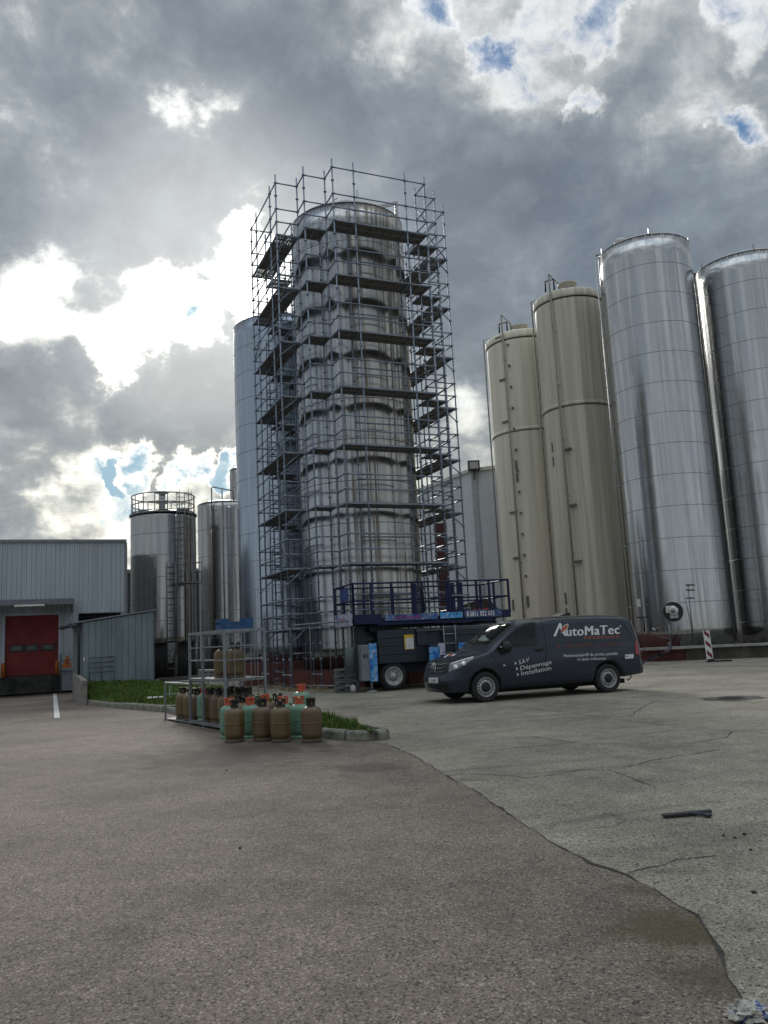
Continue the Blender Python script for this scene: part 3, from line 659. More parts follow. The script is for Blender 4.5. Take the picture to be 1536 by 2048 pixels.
# tall pale silo behind the scaffold on the left
CD, RD = cyl_from((472, 900), (655, 660), 36); zD = EYE+el(465, 662)*math.sqrt(36**2-RD**2)
SD = silo('pale_silo', 'tall pale steel silo standing behind the left side of the scaffold', CD, RD, .85, zD, steel_pale, .35, [zD-1.17*k for k in range(1, 13)], None, M('seam_pale', (.30, .31, .33), .5, .6))
p0, p1 = pol(az(486, 1340), 33.4), pol(az(640, 1335), 32.9)
mb = MB(); mb.prism([(p0.x, p0.y, 0), (p1.x, p1.y, 0), (p1.x+.5, p1.y+5.5, 0), (p0.x-.8, p0.y+5.5, 0)], (0, 0, .86)); tag(mb.build('plinth', redpaint, bevel=.01), 'red painted base of the tall pale silo, seen through the scaffold feet', 'plinth')
# narrow column beside it
t = silo('narrow_silo', 'narrow silo strip squeezed behind the tall pale silo', pol(az(490, 1000), 51), 51*math.sin((az(520, 960)-az(461, 960))/2), .3, EYE+51*el(461, 942), steel_dark, .3, [2+2.3*k for k in range(5)])
# railed tank on legs
CA, RA = cyl_from((261, 1140), (391.5, 1040), 42.5); zA1 = EYE+el(262, 1032)*42.4; zA0 = EYE+el(330, 1286)*(42.5-RA)
TA = silo('railed_tank', 'steel tank on legs with a railing and caged ladder, behind the shed', CA, RA, zA0, zA1, steel_dark, .28, [zA0+(zA1-zA0)*k/6 for k in range(1, 6)], None, None, cat='tank')
H = zA1-zA0
mb = MB(); mb.lathe([(RA+.0, H-.05), (RA+.06, H-.05), (RA+.06, H+.03), (RA, H+.03)], 64, close=True); mb.build('roof_edge', seamm, TA)
railm = M('rail_steel', (.20, .20, .20), .5, .6, .1)
mb = MB()
for z in (.95, .50): ring(mb, RA-.05, H+z, .03)
for k in range(16): mb.tube((math.cos(k*.3927)*(RA-.05), math.sin(k*.3927)*(RA-.05), H), (math.cos(k*.3927)*(RA-.05), math.sin(k*.3927)*(RA-.05), H+.95), .024)
ring(mb, RA-.05, H+.1, .03); mb.build('railing', railm, TA)
mb = MB(); mb.lathe([(.15, 0), (.15, .35), (.30, .38), (.30, .5), (.16, .55), (.16, .85), (.34, .9), (.34, .95), (0, 1.0)], 20, c=(.05, -.4, H+.2)); mb.lathe([(.3, 0), (.3, .16), (0, .2)], 20, c=(-.75, -.5, H+.1)); mb.lathe([(.3, 0), (.3, .16), (0, .2)], 20, c=(1.1, -.5, H+.1)); mb.build('roof_vent', pipe_m, TA)
def ladder(mb, C, R, x, y0z, y1z, w, off=.16, r=.022, step=.3):
    a_, _ = at_side(None, C, R, x, 1150); X = side_frame(a_, 0, R+off)
    for s in (-w/2, w/2): mb.tube(X @ Vector((s, 0, y0z)), X @ Vector((s, 0, y1z)), r)
    z = y0z
    while z < y1z: mb.tube(X @ Vector((-w/2, 0, z)), X @ Vector((w/2, 0, z)), r*.7); z += step
    return X
pz = EYE+el(360, 1166)*(42.5-RA)-zA0
mb = MB(); X = ladder(mb, CA, RA, 360, pz, H+.95, .42); X2 = ladder(mb, CA, RA, 341, -1.2, pz+1.0, .40)
mb.build('ladder', railm, TA)
mb = MB()
for z in [pz+2.1+.55*k for k in range(int((H-pz-1.2)/.55)+1)]: mb.path([X @ Vector((-.30+.0, 0, z)), X @ Vector((-.33, -.45, z)), X @ Vector((0, -.72, z)), X @ Vector((.33, -.45, z)), X @ Vector((.30, 0, z))], .014)
for s, y in ((-.33, -.45), (0, -.72), (.33, -.45)): mb.tube(X @ Vector((s, y, pz+2.1)), X @ Vector((s, y, H+.95)), .012)
mb.build('ladder_cage', railm, TA)
mb = MB(); mb.box(-.45, -.75, pz-.06, .65, -.02, pz, X)
for z in (.5, .95): mb.path([X @ Vector(p) for p in ((-.45, -.02, pz+z), (-.45, -.75, pz+z), (.65, -.75, pz+z), (.65, -.02, pz+z))], .018)
for p in ((-.45, -.75), (.1, -.75), (.65, -.75)): mb.tube(X @ Vector((p[0], p[1], pz)), X @ Vector((p[0], p[1], pz+.95)), .016)
mb.build('platform', railm, TA)
mb = MB()
for x in (352, 372, 384):
    a_, _ = at_side(None, CA, RA, x, 1150); mb.tube((math.cos(a_)*(RA+.08), math.sin(a_)*(RA+.08), -.6), (math.cos(a_)*(RA+.08), math.sin(a_)*(RA+.08), H*(.98 if x > 380 else .55)), .035)
mb.build('riser_pipe', railm, TA)
MB().lathe([(RA*.93, -zA0+.25), (RA*.93, -.005)], 48).build('skirt', dark, TA)
for k in range(6):
    th = R_(-115+60*k); mb = MB(); mb.tube((math.cos(th)*RA*.95, math.sin(th)*RA*.95, -zA0+.1), (math.cos(th)*RA*.95, math.sin(th)*RA*.95, 0), .09); mb.build('leg', railm, TA)
a_, _ = at_side(None, CA, RA, 341, 1290); X = side_frame(a_, 0, RA+.02)
MB().prism([X @ Vector(p) for p in ((-.2, -.08, -.005), (.25, -.08, -.005), (.06, -.08, -.95), (-.2, -.08, -.95))], X.to_3x3() @ Vector((0, .05, 0))).build('gusset', steel_dark, TA)
# second tank
CBk, RBk = cyl_from((396, 1100), (505, 1040), 46); zBk = EYE+el(396, 1012)*45.9
TB = silo('plain_tank', 'plain steel tank right of the railed tank with a bent roof pipe', CBk, RBk, .6, zBk, steel_dark, .3, [.6+(zBk-.6)*k/6 for k in range(1, 6)], None, None, cat='tank')
mb = MB()
a_, _ = at_side(None, CBk, RBk, 427, 1100); hx = zBk-.6
q = lambda rr, z, a: (math.cos(a)*rr, math.sin(a)*rr, z)
mb.path([q(RBk+.1, .1, a_), q(RBk+.1, hx+.75, a_), q(RBk+.1, hx+.8, a_+.04), q(RBk-.25, hx+.62, a_+.8), q(RBk-.3, hx+.1, a_+.86)], .035); mb.tube(q(RBk+.1, .1, a_+.36), q(RBk+.1, hx+.7, a_+.36), .035)
mb.build('roof_pipe', railm, TB)
# low concrete base of the left tanks
mb = MB(); a, b = pol(az(318, 1332), 40.5), pol(az(470, 1318), 41.5); mb.prism([(a.x, a.y, 0), (b.x, b.y, 0), (b.x+1, b.y+9, 0), (a.x-2, a.y+9, 0)], (0, 0, .3)); tag(mb.build('plinth', M('plinth_grey', (.10, .095, .09), .9, 0, .2, 3), bevel=.01), 'low dark concrete base under the railed tank', 'plinth')

# ------------------------------------------------------------------ panel building between scaffold and beige silos
A = pol(az(941, 950), 53); zt_ = EYE+53*el(940, 944); zl = zt_
L = pol(az(868, 970), EYE and (zt_-EYE)/el(868, 972)); dl = (L-A); L2 = A+dl*2.2; Rr = pol(az(1010, 944), 52.4)
pb = thing('panel_building', 'pale insulated panel building between the scaffold and beige silos', 'building', (A.x, A.y, 0))
loc = lambda p, z: (p.x-A.x, p.y-A.y, z)
panelm = M('panel_white', (.50, .53, .56), .5, .1, .06, 1.5, 0, (1, 1, .2))
mb = MB(); mb.prism([loc(A, 0), loc(L2, 0), loc(L2+Vector((3, 9, 0)), 0), loc(Rr+Vector((3, 9, 0)), 0), loc(Rr, 0)], (0, 0, zt_)); mb.build('wall', panelm, pb)
mb = MB(); e = .10
def outs(p, q, z0, z1, o, th=.06):
    d = (q-p).normalized(); n = Vector((-d.y, d.x, 0)); n = n if n.dot(Vector((0, -1, 0))) > 0 else -n
    return [loc(p+n*o, z0), loc(q+n*o, z0), loc(q+n*o, z1), loc(p+n*o, z1)], -n*th
for p, q_ in ((A, L2), (A, Rr)): P_, E_ = outs(p, q_, zt_-.02, zt_+.20, .14, .3); mb.prism(P_, E_)
mb.build('roof_trim', M('trim_pale', (.55, .56, .54), .5), pb)
mb = MB(); d = (Rr-A).normalized(); mb.prism([loc(A+d*.02, .0), loc(A+d*.35, .0), loc(A+d*.35, zt_-.03), loc(A+d*.02, zt_-.03)], (.03, -.10, 0)); mb.build('corner_trim', M('corner_grey', (.36, .38, .40), .5, .2), pb)
mb = MB(); f0 = pol(az(947, 932), 52.6, EYE+52.6*el(947, 932)); mb.box(-.38, -.25, -.32, .38, .15, .32, Matrix.Translation(Vector(loc(f0, f0.z)))); mb.box(-.04, -.05, -.9, .04, .05, -.32, Matrix.Translation(Vector(loc(f0, f0.z)))); mb.build('floodlight', black, pb)
mb = MB(); mb.box(-.28, -.28, -.22, .28, -.255, .22, Matrix.Translation(Vector(loc(f0, f0.z)))); mb.build('floodlight_glass', M('flood_glass', (.35, .36, .36), .2), pb)
mr = pol(az(886, 1150), 47); ztm = EYE+47*el(880, 1046)
tag(MB().box(-.36, 0, 0, .36, .5, ztm, Matrix.Translation((mr.x, mr.y, 0)) @ Matrix.Rotation(-.1, 4, 'Z')).build('red_column', M('maroon', (.055, .009, .011), .6, 0, .15, 2), bevel=.02), 'narrow dark red column behind the right edge of the scaffold', 'column')
hp = pol(az(935, 1225), 40); t = thing('small_hut', 'small dark roofed hut half hidden behind the blue lift', 'hut', (hp.x, hp.y, 0), -.1)
zz0 = EYE+40*el(940, 1224)
MB().prism([(-1.0, 0, 0), (1.3, 0, 0), (1.3, 0, zz0), (-1.0, 0, zz0)], (0, 1.5, 0)).build('wall', cladd, t)
MB().prism([(-1.3, -.3, zz0+.03), (1.5, -.3, zz0+.03), (1.1, -.3, zz0+.5), (.6, -.3, zz0+.55)], (0, 2.1, 0)).build('roof', M('roof_brown', (.05, .04, .035), .8), t)
MB().box(.3, -.36, zz0-.05, 1.0, -.302, zz0+.12).build('red_panel', M('red_bright', (.6, .03, .03), .5), t)
# ------------------------------------------------------------------ scaffolded silo
lo_, hi_ = 20.0, 34.0
for _ in range(50):
    mid = (lo_+hi_)/2
    if atY(663.6, 333.8, mid).z < 18.0: lo_ = mid
    else: hi_ = mid
P0 = atY(663.6, 333.8, lo_); F3 = gnd(850.4, 369, 18.0)
SANG = math.atan2(F3.y-P0.y, F3.x-P0.x)
e1 = Vector((math.cos(SANG), math.sin(SANG), 0)); e2 = Vector((-e1.y, e1.x, 0))
SC = Vector((P0.x, P0.y, 0)) + e1*1.8 + e2*3.4
DM = SC.length
_, RM = cyl_from((600, 880), (831.5, 880), DM)
zM = EYE+el(583, 462)*math.sqrt(DM**2-RM**2)
SM = silo('scaffolded_silo', 'stained, reflection-tinted steel silo wrapped in scaffolding, the central tower', SC, RM, .62, zM, steel_main, .55, [zM-1.5*k for k in range(1, 11)], None, M('seam_main', (.16, .155, .15), .5, .8))
H = zM-.62
mh = math.hypot(SC.x, SC.y); zt_ = EYE+mh*el(692, 412)-.62
mb = MB(); mb.lathe([(.42, H+.3), (.42, zt_-.08), (.48, zt_-.06), (.48, zt_), (0, zt_+.06)], 24)
mb.path([(-.45, -.3, zt_-.3), (-.45, -.3, zt_+.1), (-.3, -.35, zt_+.16)], .025); mb.tube((.5, -.2, H+.2), (.5, -.2, zt_+.55), .04); mb.build('manhole', pipe_m, SM)
pp = pol(az(793, 420), DM-.4); q0 = Vector((pp.x-SC.x, pp.y-SC.y, 0)); zpp = EYE+(DM-.4)*el(792, 404)-.62
qb = pol(az(735, 420), DM-1.0); q1 = Vector((qb.x-SC.x, qb.y-SC.y, 0)); zqb = EYE+(DM-1.0)*el(735, 419)-.62
mb = MB(); mb.bar(q0+Vector((0, 0, H-1.2)), q0+Vector((0, 0, zpp)), .14, .10); mb.bar(q0+Vector((0, 0, zpp-.06)), q1+Vector((0, 0, zqb)), .10, .12); mb.build('lifting_arm', pipe_m, SM)
a0 = SC - e1*2.9 - e2*2.9
mb = MB(); mb.lathe([(RM+.75, 0), (RM+.75, .60), (0, .60)], 12, c=(SC.x, SC.y, 0), smooth=False); tag(mb.build('plinth', redpaint, bevel=.01), 'dull red painted base under the scaffolded silo', 'plinth')

SF = thing('scaffold', 'galvanised tube scaffold tower around the central silo', 'scaffold', (SC.x, SC.y, 0), SANG)
Q = [(-1.8, -3.4), (-1, -3.4), (1, -3.4), (1.8, -3.4), (1.8, -2.6), (2.6, -2.6), (2.6, -1.8)]
def rot(p, k):
    x, y = p
    for _ in range(k): x, y = -y, x
    return (x, y)
LOOP = [rot(p, k) for k in range(4) for p in Q]
INNER = [rot(p, k) for k in range(4) for p in ((-1.0, -2.6), (1.0, -2.6), (1.8, -1.8))]
tube_m = M('scaffold_tube', (.25, .30, .375), .45, .55, .15, 4, col2=(.17, .205, .26))
plank_m = bpy.data.materials.new('perforated_deck'); plank_m.use_nodes = True
g = G(plank_m.node_tree); cc = g.n('ShaderNodeTexCoord').outputs['Object']
fr = g.v('SUBTRACT', g.v('FRACTION', g.v('SCALE', cc, scale=10.5)), (.5, .5, .5)); dd = g.v('LENGTH', g.v('MULTIPLY', fr, (1, 1, 0)))
bs = g.n('ShaderNodeBsdfPrincipled', {'Base Color': (.28, .28, .28, 1), 'Metallic': .5, 'Roughness': .55})
ms = g.n('ShaderNodeMixShader', {0: g.m('LESS_THAN', dd, .24), 1: bs.outputs[0], 2: g.n('ShaderNodeBsdfTransparent').outputs[0]})
g.n('ShaderNodeOutputMaterial', {0: ms.outputs[0]})
board_m = M('deck_board', (.22, .205, .185), .7, .1, .25, 4, 0, (1, 6, 1))
wood = M('pale_wood', (.34, .26, .17), .8, 0, .25, 6, 0, (1, 6, 6))
def std(x, y, z1):
    mb = MB(); mb.tube((x, y, .2), (x, y, z1), .029, 8)
    z = .5
    while z < z1-.1: mb.lathe([(.028, z-.035), (.062, z-.012), (.062, z+.012), (.028, z+.035)], 8, c=(x, y, 0)); z += .5
    return mb.build('standard', tube_m, SF)
for (x, y) in LOOP:
    s = std(x, y, 18.32)
    MB().tube((x, y, .115), (x, y, .2), .022).box(x-.08, y-.08, .102, x+.08, y+.08, .115).build('base_plate', tube_m, s)
    MB().box(x-.16, y-.11, 0, x+.16, y+.11, .10).build('sole_board', wood, SF)
for (x, y) in INNER: std(x, y, 16.9)
segs = []
for i in range(len(LOOP)):
    a, b = LOOP[i], LOOP[(i+1) % len(LOOP)]
    for k in range(1, 9):
        for dz in (0, .5, 1.0): segs.append((a, b, 2*k+dz))
    segs.append((a, b, 18.0)); segs.append((a, b, .5)) if i % 2 else None
    if i % 3 == 0: segs.append((a, b, 1.2))
for k in range(1, 9):
    for q in range(4):
        for a, b in (((-1, -3.4), (-1, -2.6)), ((1, -3.4), (1, -2.6)), ((-1.8, -2.6), (-1, -2.6)), ((-1, -2.6), (1, -2.6)), ((1, -2.6), (1.8, -2.6)), ((1.8, -2.6), (1.8, -1.8)), ((2.6, -1.8), (1.8, -1.8))):
            segs.append((rot(a, q), rot(b, q), 2*k+.02))
            if a == (-1, -2.6) and q in (0, 3, 1): segs.append((rot(a, q), rot(b, q), 2*k+1.0))
def wpos(p, z): return SC + e1*p[0] + e2*p[1] + Vector((0, 0, z))
segs.sort(key=lambda s: (wpos(s[0], s[2]).lerp(wpos(s[1], s[2]), .5)-CAM).length / (Vector(s[0])-Vector(s[1])).length**.5)
rest = MB()
for i, (a, b, z) in enumerate(segs):
    t_ = MB() if i < 100 else rest
    A_ = Vector((*a, z)); B_ = Vector((*b, z)); d = (B_-A_).normalized()
    t_.tube(A_+d*.035, B_-d*.035, .0255, 6); t_.tube(A_+d*.03, A_+d*.10, .031, 6); t_.tube(B_-d*.10, B_-d*.03, .031, 6)
    if i < 100: t_.build('ledger', tube_m, SF)
o = rest.build('ledger', tube_m, SF); o['kind'] = 'stuff'
for k in range(1, 9):
    z = 2*k+.045
    for q in range(4):
        X = Matrix.Rotation(math.pi/2*q, 4, 'Z')
        mb = MB()
        for (x0, x1, perf) in ((-1.79, -1.02, 1), (-.98, .98, 0), (1.02, 1.79, 1)):
            for y0 in (-3.37, -2.98):
                mb.cur = 1 if (perf and q in (1, 3)) else 0
                mb.box(x0, y0, z, x1, y0+.36, z+.012, X); mb.cur = 2
                mb.box(x0, y0, z-.05, x1, y0+.02, z-.001, X); mb.box(x0, y0+.34, z-.05, x1, y0+.36, z-.001, X)
                n = max(2, int((x1-x0)/.5))
                for j in range(n+1):
                    xx = x0+(x1-x0-.03)*j/n; mb.box(xx, y0+.021, z-.045, xx+.03, y0+.339, z-.001, X)
        mb.build('deck', [board_m, plank_m, galv_dark], SF)
        mb = MB()
        for y0 in (-2.57, -2.19):
            mb.cur = 1 if q in (1, 2) else 0; mb.box(1.83, y0, z, 2.57, y0+.36, z+.012, X); mb.cur = 2
            mb.box(1.83, y0, z-.05, 2.57, y0+.02, z-.001, X); mb.box(1.83, y0+.34, z-.05, 2.57, y0+.36, z-.001, X)
            for xx in (1.83, 2.18, 2.54): mb.box(xx, y0+.021, z-.045, xx+.03, y0+.339, z-.001, X)
        mb.build('deck', [board_m, plank_m, galv_dark], SF)
for k in range(1, 9):
    for (x, y, dx, dy) in ((-3.4, 1.8, .55, 0), (-3.4, -1.8, .55, 0), (3.4, 1.8, -.55, 0), (3.4, -1.8, -.55, 0)):
        MB().tube((x, y, 2*k-.5), (x+dx, y, 2*k-.02), .022, 6).build('bracket', tube_m, SF)
for (p, q_, z0, z1) in (((3.4, -1.8), (2.6, -1.8), 16.0, 17.0), ((1.8, -3.4), (1.8, -2.6), 16.5, 17.5), ((-3.4, 1.0), (-3.4, 1.8), 13.0, 12.5)):
    MB().tube((*p, z0), (*q_, z1), .024, 6).build('brace', tube_m, SF)
for k in range(1, 7):  # internal ladders on the left bay
    mb = MB()
    for s in (-.2, .2): mb.tube((-2.95+s, 1.15+.1*(k % 2), 2*k-1.9), (-2.95+s, .95+.1*(k % 2), 2*k+.95), .024, 6)
    mb.path([(-3.15, .95+.1*(k % 2), 2*k+.9), (-3.12, .95+.1*(k % 2), 2*k+1.05), (-2.78, .95+.1*(k % 2), 2*k+1.05), (-2.75, .95+.1*(k % 2), 2*k+.9)], .024, 6)
    for j in range(9): mb.tube((-3.15, 1.15-.02*j+.1*(k % 2), 2*k-1.7+j*.28), (-2.75, 1.15-.02*j+.1*(k % 2), 2*k-1.7+j*.28), .015, 6)
    mb.build('ladder', tube_m, SF)

# ------------------------------------------------------------------ scissor lift
LW = gnd(790, 1381.0); LA = R_(18)
lift = thing('scissor_lift', 'large navy blue scissor lift with railed platform parked before the scaffold', 'lift', (LW.x, LW.y, 0), LA)
navy = M('navy_paint', (.006, .012, .062), .5, 0, .15, 3, coat=.05, spec=.3)
slate = M('slate_paint', (.020, .031, .045), .5, 0, .15, 2)
slate2 = M('slate_dark', (.018, .026, .038), .6, 0, .15, 2)
wheel_rim = M('rim_pale', (.46, .47, .47), .5, .2, .2, 8)
def adm(name, c1, c2, c3, sc_):
    m = bpy.data.materials.new(name); m.use_nodes = True; g = G(m.node_tree); co = g.n('ShaderNodeTexCoord').outputs['Object']
    n = g.noise(g.v('ADD', co, (3.1, 1.7, .4)), sc_, 3, .5, .8)
    c = g.ramp(n, [(.36, c1), (.44, c2), (.54, c2), (.57, c3), (.63, c1), (.70, c2)])
    b = g.n('ShaderNodeBsdfPrincipled', {'Base Color': c, 'Roughness': .5}); g.n('ShaderNodeOutputMaterial', {0: b.outputs[0]}); return m
ad_blue = adm('ad_blue', (.02, .10, .42), (.06, .30, .62), (.50, .60, .68), 4.5)
ad_mix = adm('ad_mixed', (.02, .04, .17), (.05, .13, .33), (.26, .32, .42), 3.5)
ad_dark = adm('ad_dark', (.02, .035, .10), (.03, .06, .16), (.16, .22, .34), 3.0)
ad_pale = adm('ad_pale', (.10, .12, .35), (.40, .42, .52), (.55, .55, .62), 5.0)
pa0, pa1 = -1.16, 3.95          # platform extent along a
def wheel(c, R, w, parent, side=-1):
    x, y, z = c; mb = MB(); mb.lathe([(R*.66, -w/2), (R*.9, -w/2), (R, -w*.32), (R, w*.32), (R*.9, w/2), (R*.66, w/2)], 40, c=c, axis='Y', close=True)
    for k in range(26):
        th = 2*math.pi*k/26
        mb.box(-.02*R*2, -w*.46, R*.97, .02*R*2, w*.46, R*1.025, Matrix.Translation(c) @ Matrix.Rotation(th, 4, 'Y'))
    tyre = mb.build('tyre', rubber, parent)
    rm = MB(); sg = side
    rm.lathe([(R*.67, -w*.5*1), (R*.62, -w*.53), (R*.58, -w*.40), (R*.40, -w*.22), (R*.24, -w*.30), (R*.20, -w*.42), (0, -w*.44)] if sg < 0 else [(R*.67, w*.5), (R*.6, w*.4), (0, w*.3)], 36, c=c, axis='y', cap=False)
    rm.build('rim', wheel_rim, tyre)
    nb = MB()
    for k in range(8):
        th = 2*math.pi*k/8; nb.lathe([(.018, -w*.34), (.018, -w*.2)], 8, c=(x+math.cos(th)*R*.31, y, z+math.sin(th)*R*.31), axis='y')
    nb.build('wheel_nut', black, tyre)
for (a_, b_) in ((0, .2), (2.95, .2), (0, 2.05), (2.95, 2.05)): wheel((a_, b_, .42), .42, .34, lift)
mb = MB(); mb.box(-.75, .42, .50, 3.75, 1.85, .78); mb.build('chassis', slate2, lift)
mb = MB()   # side cabinets
for (x0, x1) in ((-.45, .72), (1.62, 3.2)):
    for k in range(4): mb.box(x0, .0+.004*k, .80+k*.245, x1, .62, .80+k*.245+.235)
mb.box(-.45, .10, .8, 3.2, .60, 1.76); mb.box(.80, .03, 1.28, 1.10, .6, 1.74); mb.box(-.5, .62, .79, 3.4, 1.75, 1.70)
mb.build('cabinet', slate, lift, bevel=.012)
mb = MB(); mb.box(.76, -.0, 1.70, 3.2, .06, 1.78)
for x in (-.1, .12, .62): mb.box(x, -.02, 1.72, x+.06, .0, 1.76)
mb.build('cabinet_edge', M('edge_grey', (.07, .085, .10), .5, .3), lift)
mb = MB()   # folded scissor arms
for i in range(5):
    z = 1.80+i*.062
    for y in (.35, 1.75): mb.bar((-.6, y, z), (3.6, y, z+.05*(1 if i % 2 else -1)), .10, .055)
for x in (-.55, 1.5, 3.5): mb.tube((x, .3, 1.95), (x, 1.85, 1.95), .06)
mb.build('scissor_arms', slate2, lift)
mb = MB(); mb.box(pa0, 0, 2.02, pa1, 2.2, 2.16); mb.box(pa0+.7, -.03, 1.93, pa1-.6, .08, 2.02); mb.box(pa0, -.04, 1.98, pa0+.85, .06, 2.28); mb.box(pa1-.95, -.04, 2.02, pa1, .06, 2.26)
plat = mb.build('platform', navy, lift, bevel=.01)
mb = MB()
def rails(mb, pts, z0, z1, lv=3, r=.028):
    for z in [z0+(z1-z0)*k/lv for k in range(1, lv+1)]: mb.path([(x, y, z) for x, y in pts], r, 8)
    for x, y in pts: mb.bar((x, y, z0), (x, y, z1+.01), .06, .06, (0, 1, 0))
RL = 3.20
per = [(pa0, .02), (-.60, .02), (.05, .02), (.72, .02), (1.05, .02), (1.85, .02), (2.22, .02), (2.85, .02), (3.28, .02), (pa1, .02), (pa1, 1.1), (pa1, 2.18), (2.9, 2.18), (1.8, 2.18), (.8, 2.18), (-.2, 2.18), (pa0, 2.18), (pa0, 1.1), (pa0, .02)]
rails(mb, per, 2.17, RL, 2)
for x in (.80, 1.93, 2.05, 2.32): mb.bar((x, .0, 2.17), (x, .0, RL-.05), .09, .06, (0, 1, 0))
mb.build('guard_rail', navy, plat)
MB().box(pa0-.03, .5, 2.72, pa0+.0, 1.45, 3.12, None).build('control_panel', M('panel_blue', (.03, .06, .22), .45), plat)
mb = MB(); mb.box(-.62, -.075, 2.66, -.05, -.045, 2.70); mb.box(1.97, -.075, 2.73, 2.45, -.045, 2.77); mb.build('bright_bar', galv, plat)
mb = MB(); mb.path([(.86, -.02, 2.9), (.9, -.05, 3.02), (1.02, -.05, 3.02), (1.05, -.02, 2.85), (1.07, -.02, 2.3)], .03); mb.build('hose', black, plat)
# banners and their lettering
def banner(x0, x1, z0, z1, m, y=-.062): return MB().box(x0, y, z0, x1, y+.012, z1).build('banner', m, plat)
b1 = banner(-.22, 1.48, 2.055, 2.235, ad_mix); b2 = banner(1.56, 2.30, 2.06, 2.24, ad_blue); b3 = banner(2.36, 3.62, 2.05, 2.285, ad_dark)
XF = lambda x, y, z, rx=0: Matrix.Translation((x, y, z)) @ Matrix.Rotation(math.pi/2, 4, 'X')
purple = M('letter_purple', (.26, .02, .13), .5); lw = M('letter_white', (.80, .80, .80), .5)
place_text('LocNacelle', .185, XF(.06, -.064, 2.085), purple, b1, .004, 1.05)
place_text('0811 022 033', .20, XF(2.54, -.064, 2.095) @ Matrix.Diagonal((.72, 1, 1, 1)), lw, b3, .003, 1.05)
MB().box(2.44, -.066, 2.10, 2.49, -.063, 2.24).build('mark', lw, b3)
eb = MB().box(pa0-.055, .05, 1.96, pa0-.043, 2.1, 2.34).build('banner', ad_pale, plat)
place_text('LocNacelle', .20, Matrix.Translation((pa0-.057, 1.75, 2.1)) @ Matrix.Rotation(-math.pi/2, 4, 'Z') @ Matrix.Rotation(math.pi/2, 4, 'X'), purple, eb, .006)
# outriggers, covered by adverts, and what hangs on the side
mb = MB(); mb.box(-1.05, -.28, .34, -.62, .16, 1.38); og = mb.build('outrigger', M('outrigger_grey', (.20, .23, .25), .55, 0, .15, 3), lift, bevel=.02)
MB().box(-.83, -.296, .32, -.60, -.284, 1.42).build('banner', ad_blue, og)
MB().box(-.604, -.29, .32, -.594, .1, 1.4).build('banner', ad_blue, og)
place_text('80', .17, XF(-1.03, -.284, 1.0), slate2, og, .004)
MB().tube((-.74, -.1, .05), (-.74, -.1, .36), .035).lathe([(.19, 0), (.19, .03), (.05, .07)], 18, c=(-.74, -.1, 0)).build('foot', galv_dark, og)
mb = MB(); mb.box(-1.0, .3, .35, -.78, .7, 1.9); mb.box(-.78, .3, 1.5, -.5, .6, 1.6); mb.build('hydraulic_column', slate2, lift)
mb = MB(); mb.lathe([(.15, .55), (.15, 1.28), (.10, 1.34), (0, 1.36)], 18, c=(-1.30, .15, 0)); mb.build('tank', M('tank_green', (.09, .12, .115), .5), lift)
mb = MB(); mb.box(1.10, -.22, .40, 1.48, .10, 1.30); og2 = mb.build('outrigger', slate2, lift, bevel=.02)
for (x0, x1, z0, z1, m) in ((1.06, 1.40, .48, 1.22, ad_blue), (1.36, 1.58, .96, 1.32, ad_pale), (2.02, 2.42, 1.08, 1.30, ad_blue)): MB().box(x0, -.255, z0, x1, -.226, z1).build('banner', m, og2)
MB().tube((1.3, -.05, .05), (1.3, -.05, .42), .035).lathe([(.19, 0), (.19, .03), (.05, .07)], 18, c=(1.3, -.05, 0)).build('foot', galv_dark, og2)
mb = MB()
for x in (1.64, 2.02): mb.tube((x, -.05, .9), (x, -.05, 1.85), .018)
for z in (1.02, 1.30, 1.58, 1.80): mb.tube((1.64, -.05, z), (2.02, -.05, z), .016)
mb.build('ladder', galv, lift)
hold = MB().box(.36, -.04, 1.18, .66, -.015, 1.62).build('document_holder', M('yellow_plastic', (.62, .40, .03), .5), lift)
MB().box(.395, -.050, 1.20, .655, -.042, 1.52).build('paper', M('paper', (.62, .62, .60), .7), hold)

# ------------------------------------------------------------------ stacked grey plastic crates and the wheeled gate
cb = gnd(693, 1385); crm = M('crate_grey', (.145, .16, .16), .6, 0, .2, 5)
cr0 = None
for k in range(4):
    h = .175; z = k*h
    lab = ('bottom', 'second from bottom', 'third from bottom', 'top')[k]+' grey slotted plastic crate of the stack by the wheeled gate'
    if cr0 is None:
        cr0 = thing('plastic_crate', lab, 'crate', (cb.x, cb.y+.3, 0), .12, 'stacked grey plastic crates')
        mb = MB(); mb.box(-.36, -.28, .012, .36, .28, h-.035); mb.box(-.375, -.295, h-.06, .375, .295, h-.006); mb.box(-.35, -.27, 0, .35, .27, .012)
        for x in (-.36, -.02, .32): mb.box(x, -.292, .012, x+.04, -.281, h-.06)
        mb.build('body', crm, cr0, bevel=.008)
        for x in (-.25, .09): MB().box(x, -.2845, .06, x+.17, -.2805, .105).build('handle_slot', dark, cr0)
    else: copy_thing(cr0, (cb.x+random.uniform(-.015, .015), cb.y+.3, z), .12+random.uniform(-.02, .02), lab)
gR = Vector((atY(705, 1370, 25.1).x, 25.1, 0)); gL = Vector((atY(585, 1367, 27.4).x, 27.4, 0))
d = gL-gR; GL = d.length
t = thing('wheeled_gate', 'tall bare tube gate frame with one white wheel before the scaffold', 'gate', gR, math.atan2(d.y, d.x))
mb = MB(); zt_ = 2.12; mb.path([(0, 0, .15), (0, 0, zt_-.02), (.02, 0, zt_), (GL-.2, 0, zt_+.0), (GL-.06, 0, zt_-.06), (GL, 0, zt_-.2), (GL, 0, .19)], .027); mb.tube((0, 0, .19), (GL, 0, .19), .024); mb.build('frame', galv, t)
for x in (GL*.33, GL*.66): MB().tube((x, 0, .19), (x, 0, zt_), .012).build('bar', galv, t)
